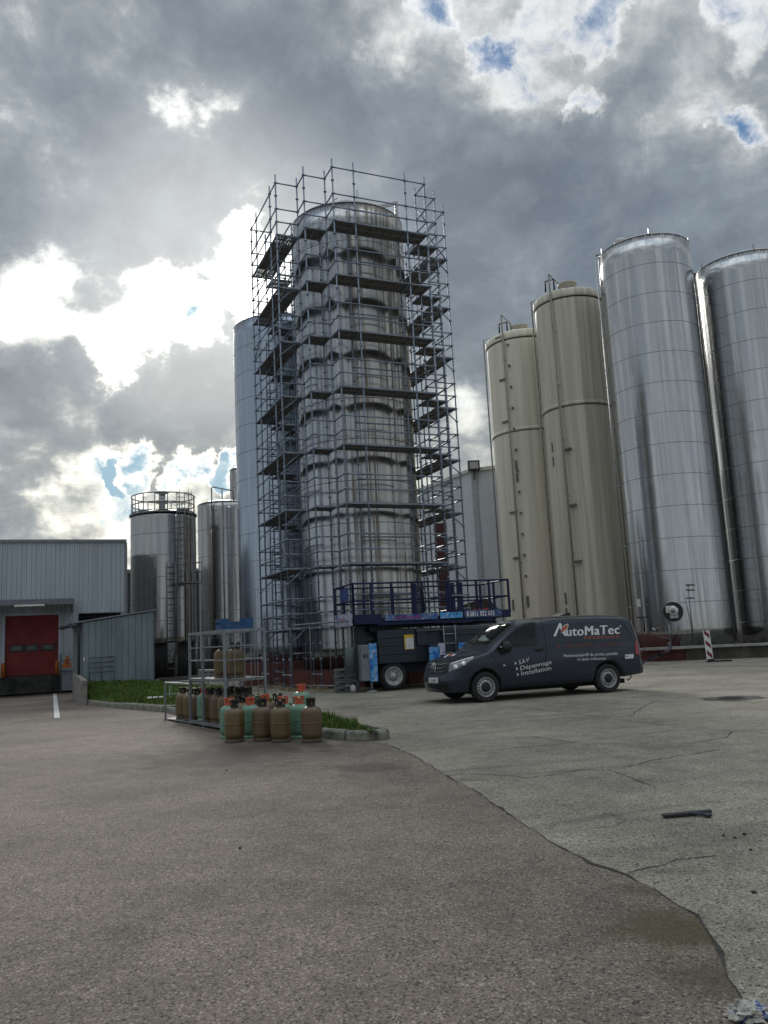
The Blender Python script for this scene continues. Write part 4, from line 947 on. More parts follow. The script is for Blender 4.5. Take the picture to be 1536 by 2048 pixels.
wv = MB().lathe([(.0, -.04), (.045, -.04), (.05, -.025), (.10, -.02), (.115, -.025), (.115, .025), (0, .025)], 28, c=(-.03, 0, .115), axis='y').build('wheel', M('wheel_white', (.62, .62, .60), .5), t)
MB().lathe([(0, -.045), (.025, -.045), (.025, -.03)], 12, c=(-.03, 0, .115), axis='y').build('hub', dark, wv)
# ------------------------------------------------------------------ gas bottle rack, crate, gas bottles
c0 = gnd(452, 1463); c1 = gnd(383, 1450); c2 = gnd(331, 1441)
uax = (c2-c0).normalized(); LT = (c1-c0).length; LL = (c2-c0).length; vax = Vector((-uax.y, uax.x, 0)); vax = vax if vax.x > 0 else -vax
RW = .78
RK = thing('bottle_rack', 'galvanised bottle rack with a tall cage and low open end on the kerb', 'rack', c0, math.atan2(uax.y, uax.x))
sg = 1 if Vector((-math.sin(RK.rotation_euler.z), math.cos(RK.rotation_euler.z), 0)).dot(vax) > 0 else -1
HT, HS, HL, HG = 1.81, .92, .80, 1.02
def rk(mb, p, q, w=.035): mb.bar((p[0], sg*p[1], p[2]), (q[0], sg*q[1], q[2]), w, w, (0, 1, 0) if abs(p[2]-q[2]) > .3 else (0, 0, 1))
for u in (0, LT*.60, LT):
    for v in (0, RW): mb = MB(); rk(mb, (u, v, 0), (u, v, HT), .045); mb.build('post', galv, RK)
for u, v, h in ((LL, 0, HL), (LL, RW, HG), ((LL+LT)/2+.3, RW, HG)): mb = MB(); rk(mb, (u, v, 0), (u, v, h), .035); mb.build('post', galv, RK)
mb = MB()
for z in (HT-.02, HT-.55, HT-.30):
    w = .05 if z > HT-.1 else .022
    rk(mb, (0, 0, z), (LT, 0, z), w); rk(mb, (0, RW, z), (LT, RW, z), w); rk(mb, (0, 0, z), (0, RW, z), w); rk(mb, (LT, 0, z), (LT, RW, z), w)
for z in (.30, .55): rk(mb, (0, RW, z), (LL, RW, z), .022); rk(mb, (LL, 0, z), (LL, RW, z), .022)
rk(mb, (LT, 0, HL), (LL, 0, HL)); rk(mb, (LT, RW, HG), (LL, RW, HG)); rk(mb, (LL, 0, HL), (LL, RW, HL)); rk(mb, (LL, RW*.98, HG), (LT, RW*.98, HG))
for k in range(1, 6): rk(mb, (LT*k/6, RW, .1), (LT*k/6, RW, HT-.04), .014)
for k in range(1, 4): rk(mb, (0, RW*k/4, HS), (0, RW*k/4, HT-.04), .012)
mb.build('rail', galv, RK)
mb = MB(); s_ = (0, sg*RW)
mb.box(0, min(s_), .06, LT, max(s_), .085); mb.box(-.02, min(s_)-.02, .045, LT+.02, min(s_), .11); mb.box(-.02, max(s_), .045, LT+.02, max(s_)+.02, .11); mb.box(LT, min(s_), .03, LL, max(s_), .05)
mb.build('floor_tray', galv_t, RK)
mb = MB(); mb.box(-.02, min(s_)-.02, HS-.05, LT+.02, min(s_)+.03, HS); mb.box(-.02, max(s_)-.03, HS-.05, LT+.02, max(s_)+.02, HS); mb.box(-.02, min(s_), HS-.05, .03, max(s_), HS); mb.box(LT-.03, min(s_), HS-.05, LT+.02, max(s_), HS)
for k in range(12): mb.box(LT*(k+.5)/12-.05, min(s_)+.03, HS-.025, LT*(k+.5)/12+.05, max(s_)-.03, HS-.01)
mb.build('shelf', galv_t, RK)
for (u, v) in ((LL-.25, 0), (LT-.35, 0), (LT*.6-.3, .0)):
    z0 = HL if u > LT else HT; mb = MB(); mb.path([(u, sg*(v+.02), z0-.05), (u, sg*(v+.02), z0-.28), (u-.09, sg*(v+.02), z0-.30), (u-.11, sg*(v+.02), z0-.06)], .008, 6); mb.build('hook', galv, RK)
rkw = lambda u, v, z=0.0: c0 + uax*u + vax*v + Vector((0, 0, z))
# blue crate on the rack top
blue = M('crate_blue', (.012, .075, .20), .45, 0, .12, 4)
cp = rkw(.36, .34, HT+.006)
t = thing('blue_crate', 'blue open plastic crate lying on top of the bottle rack', 'crate', cp, math.atan2(vax.y, vax.x)-.12)
mb = MB(); Lc, Wc, Hc = .62, .40, .20
mb.box(-Lc/2, -Wc/2, 0, Lc/2, Wc/2, .02)
for y in (-Wc/2, Wc/2-.02):
    mb.box(-Lc/2, y, .02, Lc/2, y+.02, .07); mb.box(-Lc/2, y, .115, Lc/2, y+.02, .14)
    for k in range(17): x = -Lc/2+.12+k*(Lc-.24-.012)/16; mb.box(x, y+.003, .07, x+.012, y+.017, .115)
    for x in (-Lc/2, Lc/2-.16): mb.box(x, y, .14, x+.16, y+.02, Hc); mb.box(x if x < 0 else x+.04, y+.001, .0701, x+.12 if x < 0 else x+.16, y+.019, .1149)
for x in (-Lc/2, Lc/2-.02): mb.box(x, -Wc/2+.02, .02, x+.02, Wc/2-.02, .09); mb.box(x, -Wc/2+.02, .14, x+.02, Wc/2-.02, Hc)
mb.build('body', blue, t)

BR, BH = .160, .665
def bottle(label, col, cap, p, rz, group):
    t = thing('gas_bottle', label, 'gas bottle', p, rz, group)
    prof = [(.0, .045), (.10, .045), (BR-.022, .06), (BR-.006, .085), (BR, .115), (BR, .13), (BR, .262), (BR, .27), (BR+.003, .275), (BR+.003, .285), (BR, .29), (BR, .298), (BR, .43), (BR-.001, .44), (BR-.008, .468), (BR-.03, .495), (BR-.065, .518), (.06, .532), (.0, .535)]
    MB().lathe(prof, 40).build('body', col, t)
    fr = MB().lathe([(BR-.024, .0), (BR-.010, .002), (BR-.006, .010), (BR-.008, .030), (BR-.020, .034), (BR-.022, .058), (BR-.035, .058), (BR-.035, .0)], 36, close=True)
    fr.build('foot_ring', FOOT.get(col.name, col), t)
    # carrying collar with two hand holes, and the valve inside it
    mb = MB(); n = 24; r0, r1 = .060, .070; zs_ = [.515, .560, .615, .65]
    def cell(i, a, b):
        t0, t1 = 2*math.pi*i/n, 2*math.pi*(i+1)/n; vs = []
        for tt in (t0, t1):
            for r in (r0, r1):
                for z in (a, b):
                    fl = 1+.16*max(0, (z-.58)/.07); vs.append((r*fl*math.cos(tt)*1.12, r*fl*math.sin(tt)*.92, z))
        k = mb.add(vs)
        for q in ((0,1,3,2),(4,6,7,5),(0,2,6,4),(1,5,7,3),(0,4,5,1),(2,3,7,6)): mb.face([k+j for j in q], False)
    for i in range(n):
        for j in range(3):
            if j == 1 and (i % 12) in (2, 3, 8, 9): continue
            if j == 2 and (i % 12) in (5, 6): continue
            cell(i, zs_[j], zs_[j+1])
    mb.build('collar', cap, t)
    MB().lathe([(.028, .53), (.028, .57), (.018, .575), (.018, .61), (.03, .612), (.03, .63), (0, .632)], 14).build('valve', M('brass', (.35, .26, .11), .35, .9, .1), t)
    return t
brown = M('bottle_brown', (.135, .088, .033), .42, 0, .14, 5, coat=.15, col2=(.09, .06, .024))
brown2 = M('bottle_tan', (.125, .078, .042), .45, 0, .16, 5, coat=.1, col2=(.085, .055, .03))
olive = M('bottle_olive', (.085, .075, .045), .45, 0, .14, 5, coat=.1)
green = M('bottle_green', (.125, .25, .175), .42, 0, .12, 5, coat=.15, col2=(.09, .19, .13))
ocap = M('cap_orange', (.55, .10, .05), .45, 0, .1, 6); bcap = M('cap_black', (.014, .014, .015), .4, 0, .1)
FOOT = {'bottle_brown': M('foot_brown', (.075, .052, .03), .6), 'bottle_tan': M('foot_brown', (.075, .052, .03), .6)}
protos = {}
def put(kind, cap, p, label, group, rz=None):
    rz = random.uniform(0, 6.28) if rz is None else rz
    key = (kind.name, cap.name)
    if key not in protos: protos[key] = bottle(label, kind, cap, p, rz, group)
    else: copy_thing(protos[key], p, rz, label, group)
def fp(x, y, z=0.0):     # centre of a bottle whose front foot touches the ground at photo pixel x, y
    p = gnd(x, y, z); d = Vector((p.x, p.y, 0)).normalized(); return p + d*.150
FG = 'gas bottles standing in front of the rack'
put(brown, bcap, fp(470, 1485.5, .004), 'brown gas bottle at the left end of the front row by the rack corner', FG, 1.7)
put(brown2, bcap, fp(526, 1483.0, .004), 'dull tan gas bottle, second from left in the front row', FG, 2.6)
put(brown, bcap, fp(562.5, 1485.5, .004), 'brown gas bottle, third from left in the front row', FG, .1)
put(brown2, bcap, fp(624.5, 1485.5, .004), 'tan gas bottle at the right end of the front row, next to the kerb', FG, 1.3)
put(green, ocap, fp(460, 1477.5, .004), 'green gas bottle behind the leftmost brown one of the front row', FG, .4)
put(green, ocap, fp(502, 1477.0, .004), 'green gas bottle showing between the two left brown front bottles', FG, 1.2)
put(green, ocap, fp(568, 1476.5, .004), 'green gas bottle almost hidden behind the third front bottle, orange collar showing', FG, .3)
put(green, ocap, fp(600, 1477.5, .004), 'green gas bottle between the two right brown front bottles', FG, .1)
put(brown, bcap, fp(487, 1469.5, .004), 'brown gas bottle in the third row, black collar behind the left green bottles', FG, .5)
put(brown2, ocap, fp(532, 1468.0, .004), 'tan gas bottle with orange collar in the back row of the loose group', FG, 1.0)
put(olive, bcap, fp(541, 1472.5, .004), 'olive gas bottle with black collar behind the second front bottle', FG, .2) if False else None
put(brown2, bcap, gnd(547, 1470.0, .004) + Vector((.02, .48, 0)), 'tan gas bottle with dark collar, farthest back of the loose group', FG, .2)
put(green, ocap, fp(605, 1449, .165), 'green gas bottle standing alone on the grass strip, orange collar highest of the loose group', FG, 1.5)
RG = 'gas bottles inside the rack'
put(brown, bcap, rkw(.22, .30, HS+.003), 'brown gas bottle standing on the upper shelf of the rack, nearer corner', RG, .2)
put(brown, bcap, rkw(.60, .18, HS+.003), 'brown gas bottle on the upper rack shelf, behind the other shelf bottle', RG, 1.9)
zf = .088
for (kd, cp_, u, v, lab) in ((brown2, bcap, .84, .18, 'broad tan gas bottle on the rack floor beside the middle post'), (brown, bcap, 1.30, .18, 'brown gas bottle on the rack floor left of the middle post'),
        (green, ocap, 1.66, .20, 'green gas bottle on the rack floor, only green one inside the rack'), (olive, bcap, .22, .52, 'olive gas bottle on the rack floor at the far right corner'),
        (brown, bcap, .45, .18, 'brown gas bottle on the rack floor nearest the loose group'), (brown2, bcap, .62, .52, 'tan gas bottle at the back of the rack floor in the tall cage'), (olive, bcap, 1.02, .52, 'dark olive gas bottle at the back of the rack floor, beside the middle post')):
    put(kd, cp_, rkw(u, v, zf), lab, RG)
for (kd, u, lab) in ((brown2, 2.12, 'tan gas bottle in the low end of the rack, nearest the tall cage'), (brown, 2.52, 'brown gas bottle in the middle of the low end of the rack'), (brown, 3.05, 'brown gas bottle at the far left end of the low rack')):
    put(kd, bcap, rkw(min(u, LL-.2), .20, .053), lab, RG)

# ------------------------------------------------------------------ small things on the ground
p = gnd(1421, 1324); pr = atY(1417, 1262, p.y)
t = thing('delineator', 'leaning red and white striped marker panel on a black rubber foot', 'marker panel', p, -.2)
wv = Matrix.Translation((0, 0, .06)) @ Matrix.Rotation(R_(-2), 4, 'Y')
W_, H_ = .25, 1.18
MB().box(-W_/2, -.02, 0, W_/2, .02, H_, wv).build('panel', white, t, bevel=.01)
mb = MB(); k = MB()
for i in range(3):
    z = .06+i*.40; k.prism([wv @ Vector(q) for q in ((-W_/2+.04, -.023, z+.36), (-W_/2+.04, -.023, z+.19), (W_/2-.03, -.023, z), (W_/2-.03, -.023, z+.17))], (0, .002, 0))
k.build('stripe', M('stripe_red', (.20, .018, .028), .5), t)
MB().box(-.14, -.15, 0, .80, .15, .06).box(-.1, -.1, .06, .15, .1, .12).build('foot', rubber, t, bevel=.015)
MB().tube(wv @ Vector((0, 0, H_)), wv @ Vector((0, 0, H_+.06)), .02).build('cap', galv, t)
hz = [at_side(None, C1, R1, 1346, 1296)]; h0 = C1+Vector((math.cos(hz[0][0])*(R1+.25), math.sin(hz[0][0])*(R1+.25), .62)); h1 = gnd(1295, 1322)
mb = MB(); mb.path([h0, h0.lerp(gnd(1330, 1310, .5), .6), gnd(1318, 1310, .42), gnd(1300, 1318, .2), gnd(1285, 1326, .06), gnd(1240, 1332, .05)], .06)
tag(mb.build('hose', M('hose_violet', (.05, .04, .10), .5)), 'dark violet hose running down over the red base behind the van', 'hose')
p = gnd(1375, 1632); q = gnd(1425, 1627); a = math.atan2(q.y-p.y, q.x-p.x)
mb = MB(); mb.prism([(-.205, -.02, .008), (-.02, -.034, .008), (.03, -.025, .008), (.20, -.022, .008), (.212, .03, .008), (.05, .035, .008), (-.03, .03, .008), (-.20, .036, .008)], (0, 0, .022)); mb.bar((.03, -.02, .02), (.105, -.10, .02), .03, .02); mb.lathe([(0, .008), (.03, .008), (.035, .02), (.02, .034), (0, .036)], 10, c=(.11, -.105, 0))
o = mb.build('rubber_strip', M('strip_dark', (.022, .024, .03), .6, 0, .2, 12), None, p, bevel=.004); o.rotation_euler.z = a
tag(o, 'flat dark rubber strip with a short stub lying on the grey asphalt', 'debris')
def lump(name, p, r, mat, flat=.5, amp=.5, seed=1, sub=3, cols=None):
    bm = bmesh.new(); bmesh.ops.create_icosphere(bm, subdivisions=sub, radius=r); rnd = random.Random(seed)
    from mathutils import noise as mn
    for v in bm.verts:
        n = mn.noise(v.co*(2.2/r)+Vector((seed*3.1, 0, 0))) + .55*mn.noise(v.co*(5/r)+Vector((0, seed, 0))); v.co *= 1+amp*n; v.co.z = max(v.co.z*flat, -r*flat*.35)
    zmin = min(v.co.z for v in bm.verts)
    for v in bm.verts: v.co.z -= zmin
    me = bpy.data.meshes.new(name); bm.to_mesh(me); bm.free()
    for m in (mat if isinstance(mat, list) else [mat]): me.materials.append(m)
    o = bpy.data.objects.new(name, me); COL.objects.link(o); o.location = p; return o
rag = bpy.data.materials.new('rag_cloth'); rag.use_nodes = True; g = G(rag.node_tree); cc = g.n('ShaderNodeTexCoord').outputs['Object']
rc = g.ramp(g.noise(g.v('ADD', cc, (.3, .9, 0)), 11, 4, .6, .6), [(.36, (.10, .10, .09)), (.43, (.33, .32, .28)), (.52, (.42, .41, .37)), (.56, (.05, .09, .24)), (.62, (.07, .12, .27)), (.66, (.38, .38, .36))])
g.n('ShaderNodeOutputMaterial', {0: g.n('ShaderNodeBsdfPrincipled', {'Base Color': rc, 'Roughness': .85}).outputs[0]})
o = lump('rag', gnd(1496, 2034, .008), .085, rag, .42, .75, 4, 4); o.scale = (.8, .62, .85)
tag(o, 'crumpled white and blue rag on the seam in the near right corner', 'rag')
for i, (x, y) in enumerate(((1447, 1672), (1489, 1669), (1501, 1700), (1508, 1785), (1470, 1676))):
    tag(lump('tar_crumb', gnd(x, y, .003), .011+.004*(i % 2), crackm, .6, .5, i+9, 2), 'small black crumb lying on the grey asphalt beyond the rubber strip', 'crumb', 'black crumbs on the asphalt')
for i, (x, y) in enumerate(((453, 1541), (350, 1455), (480, 1697))):
    tag(lump('dark_pebble', gnd(x, y, .006), .012, crackm, .7, .4, i+20, 2), ('small dark pebble on the brown asphalt in front of the loose gas bottles', 'small dark pebble at the foot of the bottle rack', 'small dark pebble in the middle of the brown asphalt')[i], 'pebble')
# ------------------------------------------------------------------ van
VX, VY, VYAW, VSZ = 1.771, 19.77, .339, .975
van = thing('panel_van', 'dark blue grey panel van with white lettering on its side', 'van', (VX, VY, 0), VYAW)
VM = Matrix.Translation((VX, VY, 0)) @ Matrix.Rotation(VYAW, 4, 'Z'); VI = VM.inverted()
paint = bpy.data.materials.new('van_paint'); paint.use_nodes = True; g = G(paint.node_tree)
g_ = g.noise(g.n('ShaderNodeTexCoord').outputs['Object'], 2.0, 5, .6)
b_ = g.n('ShaderNodeBsdfPrincipled', {'Base Color': g.ramp(g_, [(.3, (.010, .018, .033)), (.7, (.014, .023, .041))]), 'Metallic': .35, 'Roughness': .38, 'Coat Weight': .5, 'Coat Roughness': .12})
g.n('ShaderNodeOutputMaterial', {0: b_.outputs[0]})
def lerp_tab(tab, x):
    if x <= tab[0][0]: return tab[0][1]
    for (a, u), (b, v) in zip(tab[:-1], tab[1:]):
        if x <= b: t = (x-a)/(b-a); return u+(v-u)*t
    return tab[-1][1]
TOP = [(-.66, .80), (-.63, .90), (-.56, .965), (-.45, 1.01), (-.25, 1.075), (-.05, 1.13), (.12, 1.18), (.24, 1.25), (.5, 1.45), (.8, 1.665), (.95, 1.765), (1.1, 1.825), (1.3, 1.86), (1.7, 1.89), (2.3, 1.905), (3.1, 1.90), (3.7, 1.875), (4.0, 1.845), (4.12, 1.815), (4.18, 1.76)]
WID = [(-.66, .885), (-.60, .925), (-.5, .945), (-.3, .957), (0, .964), (3.6, .964), (3.95, .955), (4.1, .935), (4.18, .895)]
BOT = [(-.66, .25), (-.4, .24), (.4, .27), (2.8, .28), (3.5, .34), (4.18, .40)]
TUM = [(.2, .93), (.32, .97), (.5, .988), (.75, 1.0), (.93, 1.0), (.99, .992), (1.12, .978), (1.45, .918), (1.75, .85), (1.9, .80)]
def bulge(x, y, z):
    b = .25*max(0, (1.35-x)/2.01)**.9 if x < 1.35 else 0
    nx = x - b*(1-(abs(y)/.964)**2.2)
    if x < -.2: nx -= .06*math.exp(-((z-.5)/.17)**2)*min(1, (-.2-x)/.4)
    if x > 3.6: nx -= .16*max(0, (z-1.0)/.85)**1.4*((x-3.6)/.6); nx += .05*math.exp(-((z-.52)/.13)**2)*((x-3.6)/.6) + .02*(1-(y/.96)**2)*((x-3.6)/.6)
    return nx
xs = sorted(set([t[0] for t in TOP] + [-.66+.12*k for k in range(40) if -.66+.12*k < 4.18]))
NS, NC = 14, 6
mb = MB(); mb.smooth = True; LO = []
def station(x):
    T = lerp_tab(TOP, x)*VSZ; Wd = lerp_tab(WID, x); zb = lerp_tab(BOT, x); rc = min(.10, .07+.03*max(0, x))
    zsd = T-rc; w = lambda z: Wd*lerp_tab(TUM, z/VSZ)
    lev = [zb+(zsd-zb)*k/(NS-1) for k in range(NS)]
    w1 = w(zsd); cols = [w1*math.sin(math.pi/2*c/NC) for c in range(NC, -1, -1)]
    roof = [(y, T-rc*(y/w1)**4*.85-.15*rc*(y/w1)**2) for y in cols]
    L = [(-w(z), z) for z in lev[:-1]] + [(-y, z) for y, z in roof] + [(y, z) for y, z in reversed(roof[:-1])] + [(w(z), z) for z in reversed(lev[:-1])]
    return L, lev, w
for x in xs:
    L, lev, w = station(x); LO.append(mb.add([(bulge(x, y, z), y, z) for y, z in L]))
n = len(station(0)[0])
for a, b in zip(LO[:-1], LO[1:]):
    for i in range(n-1): mb.face((a+i, a+i+1, b+i+1, b+i))
ncol = 2*NC+1
for x, rev in ((xs[0], 0), (xs[-1], 1)):
    L, lev, w = station(x); roof = L[NS-1:NS-1+ncol]; fr = [y/abs(roof[0][0]) for y, _ in roof]; rows = []
    for z in lev[:-1]: rows.append(mb.add([(bulge(x, f*w(z), z), f*w(z), z) for f in fr]))
    rows.append(mb.add([(bulge(x, y, z), y, z) for y, z in roof]))
    for r0_, r1_ in zip(rows[:-1], rows[1:]):
        for i in range(ncol-1): mb.face((r0_+i, r0_+i+1, r1_+i+1, r1_+i))
prev = None
for x in xs:   # floor
    L, lev, w = station(x); roof = L[NS-1:NS-1+ncol]; fr = [y/abs(roof[0][0]) for y, _ in roof]; z = lev[0]
    cur = mb.add([(bulge(x, f*w(z), z), f*w(z), z) for f in fr])
    if prev is not None:
        for i in range(ncol-1): mb.face((prev+i, prev+i+1, cur+i+1, cur+i), False)
    prev = cur
me = bpy.data.meshes.new('body'); me.from_pydata(mb.v, [], mb.f); me.polygons.foreach_set('use_smooth', mb.sm)
bm = bmesh.new(); bm.from_mesh(me); bmesh.ops.remove_doubles(bm, verts=bm.verts, dist=2e-4); bmesh.ops.recalc_face_normals(bm, faces=bm.faces)
BVH = BVHTree.FromBMesh(bm); bm.to_mesh(me); bm.free()
me.materials.append(paint); me.materials.append(dark)
body = bpy.data.objects.new('body', me); COL.objects.link(body)
AX = 3.2; WR = .335
cut = MB()
for x in (0, AX):
    for s in (-1, 1): cut.lathe([(.405, -.16), (.405, .16)], 40, c=(x, s*.92, WR+.005), axis='Y')
cobj = cut.build('cutter', dark)
md = body.modifiers.new('arch', 'BOOLEAN'); md.object = cobj; md.operation = 'DIFFERENCE'; md.solver = 'EXACT'
bpy.context.view_layer.update()
nm = bpy.data.meshes.new_from_object(body.evaluated_get(bpy.context.evaluated_depsgraph_get()))
body.modifiers.clear(); bpy.data.objects.remove(cobj)
for p in nm.polygons:
    c = p.center
    for x in (0, AX):
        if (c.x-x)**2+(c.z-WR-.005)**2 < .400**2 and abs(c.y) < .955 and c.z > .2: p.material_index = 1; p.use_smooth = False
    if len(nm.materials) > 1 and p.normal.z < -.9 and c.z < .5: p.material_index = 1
body.data = nm; body.parent = van
for i in range(len(nm.materials)): nm.materials[i] = paint if i == 0 else dark
CL = VI @ CAM
def cast(x, y, off=.005):
    d = (VI.to_3x3() @ ray(x, y)).normalized(); hit = BVH.ray_cast(CL, d)
    if hit[0] is None: return None
    nrm = hit[1] if hit[1].dot(d) < 0 else -hit[1]
    return hit[0] + nrm*off
def surf_mesh(bm, name, mat, parent, off, mirror=False, step=3.5):
    for _ in range(5):
        le = [e for e in bm.edges if e.calc_length() > step]
        if not le: break
        bmesh.ops.subdivide_edges(bm, edges=le, cuts=1); bmesh.ops.triangulate(bm, faces=bm.faces)
    bad = []
    for v in bm.verts:
        h = cast(v.co.x, v.co.y, off)
        if h is None: bad.append(v)
        else: v.co = h
    if bad: bmesh.ops.delete(bm, geom=bad, context='VERTS')
    for f in bm.faces: f.smooth = True
    me = bpy.data.meshes.new(name); bm.to_mesh(me); bm.free(); me.materials.append(mat)
    o = bpy.data.objects.new(name, me); COL.objects.link(o); o.parent = parent
    if mirror:
        m2 = me.copy()
        for v in m2.vertices: v.co.y = -v.co.y
        m2.flip_normals(); o2 = bpy.data.objects.new(name, m2); COL.objects.link(o2); o2.parent = parent
    return o
def on_body(poly, name, mat, parent=None, off=.006, mirror=False, step=3.5):
    bm = bmesh.new(); bm.faces.new([bm.verts.new((x, y, 0)) for x, y in poly]); bmesh.ops.triangulate(bm, faces=bm.faces)
    return surf_mesh(bm, name, mat, parent or van, off, mirror, step)
def ribbon(pts, w, name, mat, parent=None, off=.004, mirror=False):
    bm = bmesh.new(); L = []
    for i, p in enumerate(pts):
        a = Vector(pts[max(0, i-1)]); b = Vector(pts[min(len(pts)-1, i+1)]); d = (b-a).normalized(); nn = Vector((-d.y, d.x))*w/2; p = Vector(p)
        L.append((bm.verts.new((*(p-nn), 0)), bm.verts.new((*(p+nn), 0))))
    for (a, b), (c, d) in zip(L[:-1], L[1:]): bm.faces.new((a, c, d, b))
    return surf_mesh(bm, name, mat, parent or van, off, mirror)
def letters(body_, size, quad, mat, name='lettering', bold=0.0, space=1.0, off=.005):
    """quad: photo pixels of the text box: bottom-left, bottom-right, top-left of a capital; bold thickens the strokes with stacked layers"""
    me = text_mesh(body_, 1.0, 0.0, space); xs_ = [v.co.x for v in me.vertices]; x0, x1 = min(xs_), max(xs_)
    bl, br, tl = (Vector(q) for q in quad); cap = .69
    bm = bmesh.new()
    for k, dx in enumerate((0,) if not bold else (-bold, 0, bold)):
        b2 = bmesh.new(); b2.from_mesh(me); off_k = off+.0007*k
        for v in b2.verts:
            p = bl+(br-bl)*((v.co.x+dx-x0)/(x1-x0))+(tl-bl)*(v.co.y/cap); h = cast(p.x, p.y, off_k)
            v.co = h if h is not None else Vector((0, 0, .5))
        m2 = bpy.data.meshes.new('layer'); b2.to_mesh(m2); b2.free(); bm.from_mesh(m2); bpy.data.meshes.remove(m2)
    bpy.data.meshes.remove(me); me = bpy.data.meshes.new(name); bm.to_mesh(me); bm.free(); me.materials.append(mat)
    o = bpy.data.objects.new(name, me); COL.objects.link(o); o.parent = van; return o
glass = bpy.data.materials.new('van_glass'); glass.use_nodes = True; g = G(glass.node_tree)
g.n('ShaderNodeOutputMaterial', {0: g.n('ShaderNodeBsdfPrincipled', {'Base Color': (.008, .010, .011, 1), 'Roughness': .06, 'Specular IOR Level': .4}).outputs[0]})
trim = M('trim_black', (.010, .010, .011), .55, 0, .1)
gap = M('gap_black', (.006, .006, .007), .8)
vw = M('vinyl_white', (.68, .69, .70), .5, 0, .06); vo = M('vinyl_orange', (.42, .10, .035), .5, 0, .1); vod = M('vinyl_orange_dim', (.23, .055, .035), .55, 0, .2, 30)
c1_ = lambda *a: [(840+x/6.4, 1220+y/6.4) for x, y in a]; c2_ = lambda *a: [(1060+x/6.4, 1220+y/6.4) for x, y in a]
on_body(c1_((950, 528), (1085, 508), (1092, 480), (1500, 462), (1478, 146), (1400, 150), (1280, 172), (1190, 236), (1040, 400)), 'window_trim', trim, None, .004, True)
sw = on_body(c1_((1105, 482), (1480, 452), (1462, 160), (1400, 164), (1300, 182), (1225, 232), (1110, 345)), 'side_window', glass, None, .008, True)
on_body(c1_((975, 508), (1075, 492), (1080, 372)), 'quarter_window', glass, None, .008, True)
on_body(c1_((560, 425), (880, 462), (1226, 146), (1100, 138), (884, 150), (740, 270)), 'windscreen_trim', trim, None, .004)
ws_ = on_body(c1_((600, 416), (868, 446), (1195, 158), (1090, 150), (892, 162), (755, 275)), 'windscreen', glass, None, .008)
on_body(c1_((745, 385), (800, 330), (842, 325), (850, 360), (882, 382), (870, 402), (760, 400)), 'paper_on_dash', M('paper_dim', (.16, .20, .17), .7), ws_, .012)
ribbon(c1_((660, 428), (760, 418), (905, 392)), 1.1, 'wiper', trim, ws_, .016)
ribbon(c1_((735, 430), (860, 412), (935, 388)), 1.0, 'wiper', trim, ws_, .016)
on_body(c1_((860, 206), (915, 180), (925, 186), (875, 208)), 'mirror_sticker', vw, ws_, .012); on_body(c1_((985, 172), (1070, 150), (1078, 158), (1010, 176)), 'glass_highlight', M('strip_grey', (.30, .31, .31), .5), ws_, .012)  # grey strip is a painted highlight on the windscreen
# front: grille, lamps, plate, emblem
gr = on_body(c1_((112, 690), (124, 664), (250, 662), (395, 672), (372, 745), (330, 808), (250, 838), (160, 815), (118, 770)), 'grille', trim, None, .008)
silver = M('chrome', (.62, .63, .64), .2, 1, .03)
for y0, y1, y2 in ((684, 706, 692), (728, 754, 728), (778, 800, 776)):
    ribbon(c1_((122, y0), (195, y1-6), (270, y1-4), (345-(y0-684)*.25, y2)), 2.2, 'grille_bar', M('grille_grey', (.09, .10, .11), .35, .3), gr, .022)
ring_ = [(190+34*math.cos(t)*.72, 745+54*math.sin(t)) for t in [2*math.pi*i/20 for i in range(21)]]
ribbon(c1_(*ring_), 1.1, 'emblem', silver, gr, .034)
for q in ((190, 694), (170, 775), (212, 770)): ribbon(c1_((190, 748), q), 1.1, 'emblem', silver, gr, .036)
def lamp_mat(name, c):
    return M(name, c, .18, .2, .45, 26, 0, (1, 1, 1), tuple(x*.25 for x in c), coat=.8)
hl = on_body(c1_((366, 792), (380, 700), (400, 682), (690, 602), (672, 632), (610, 680), (520, 735), (430, 775)), 'headlight', lamp_mat('headlight_glass', (.20, .215, .22)), None, .008, True)
ribbon(c1_((400, 690), (540, 646), (688, 605)), 1.8, 'headlight_strip', vw, hl, .014)
for q in ((455, 725), (560, 685)): on_body(c1_(*[(q[0]+26*math.cos(t), q[1]+24*math.sin(t)) for t in [2*math.pi*i/12 for i in range(12)]]), 'reflector', silver, hl, .013)
plate = on_body(c1_((122, 868), (240, 870), (240, 935), (122, 930)), 'number_plate', vw, None, .02)
me_q = c1_((138, 922), (228, 926), (138, 880))
o = letters('CZ-418-LY', 1, me_q, trim, 'plate_lettering', .012, 1.0, .024); o.parent = plate
on_body(c1_((100, 950), (330, 960), (420, 1030), (300, 1040), (110, 985)), 'lower_grille', gap, None, .006)
ribbon(c1_((70, 905), (300, 955), (560, 965), (690, 930)), 1.0, 'bumper_line', gap)
ribbon(c1_((120, 650), (300, 656), (410, 662), (560, 600), (760, 560), (850, 490)), .9, 'bonnet_line', gap)
on_body(c1_((300, 612), (360, 566), (375, 570), (320, 612)), 'bonnet_logo', vw, None, .006); on_body(c1_((378, 572), (412, 556), (420, 570), (372, 600), (362, 600)), 'bonnet_logo', vo, None, .007); on_body(c1_((392, 598), (440, 560), (458, 576), (412, 592)), 'bonnet_logo', vw, None, .006)
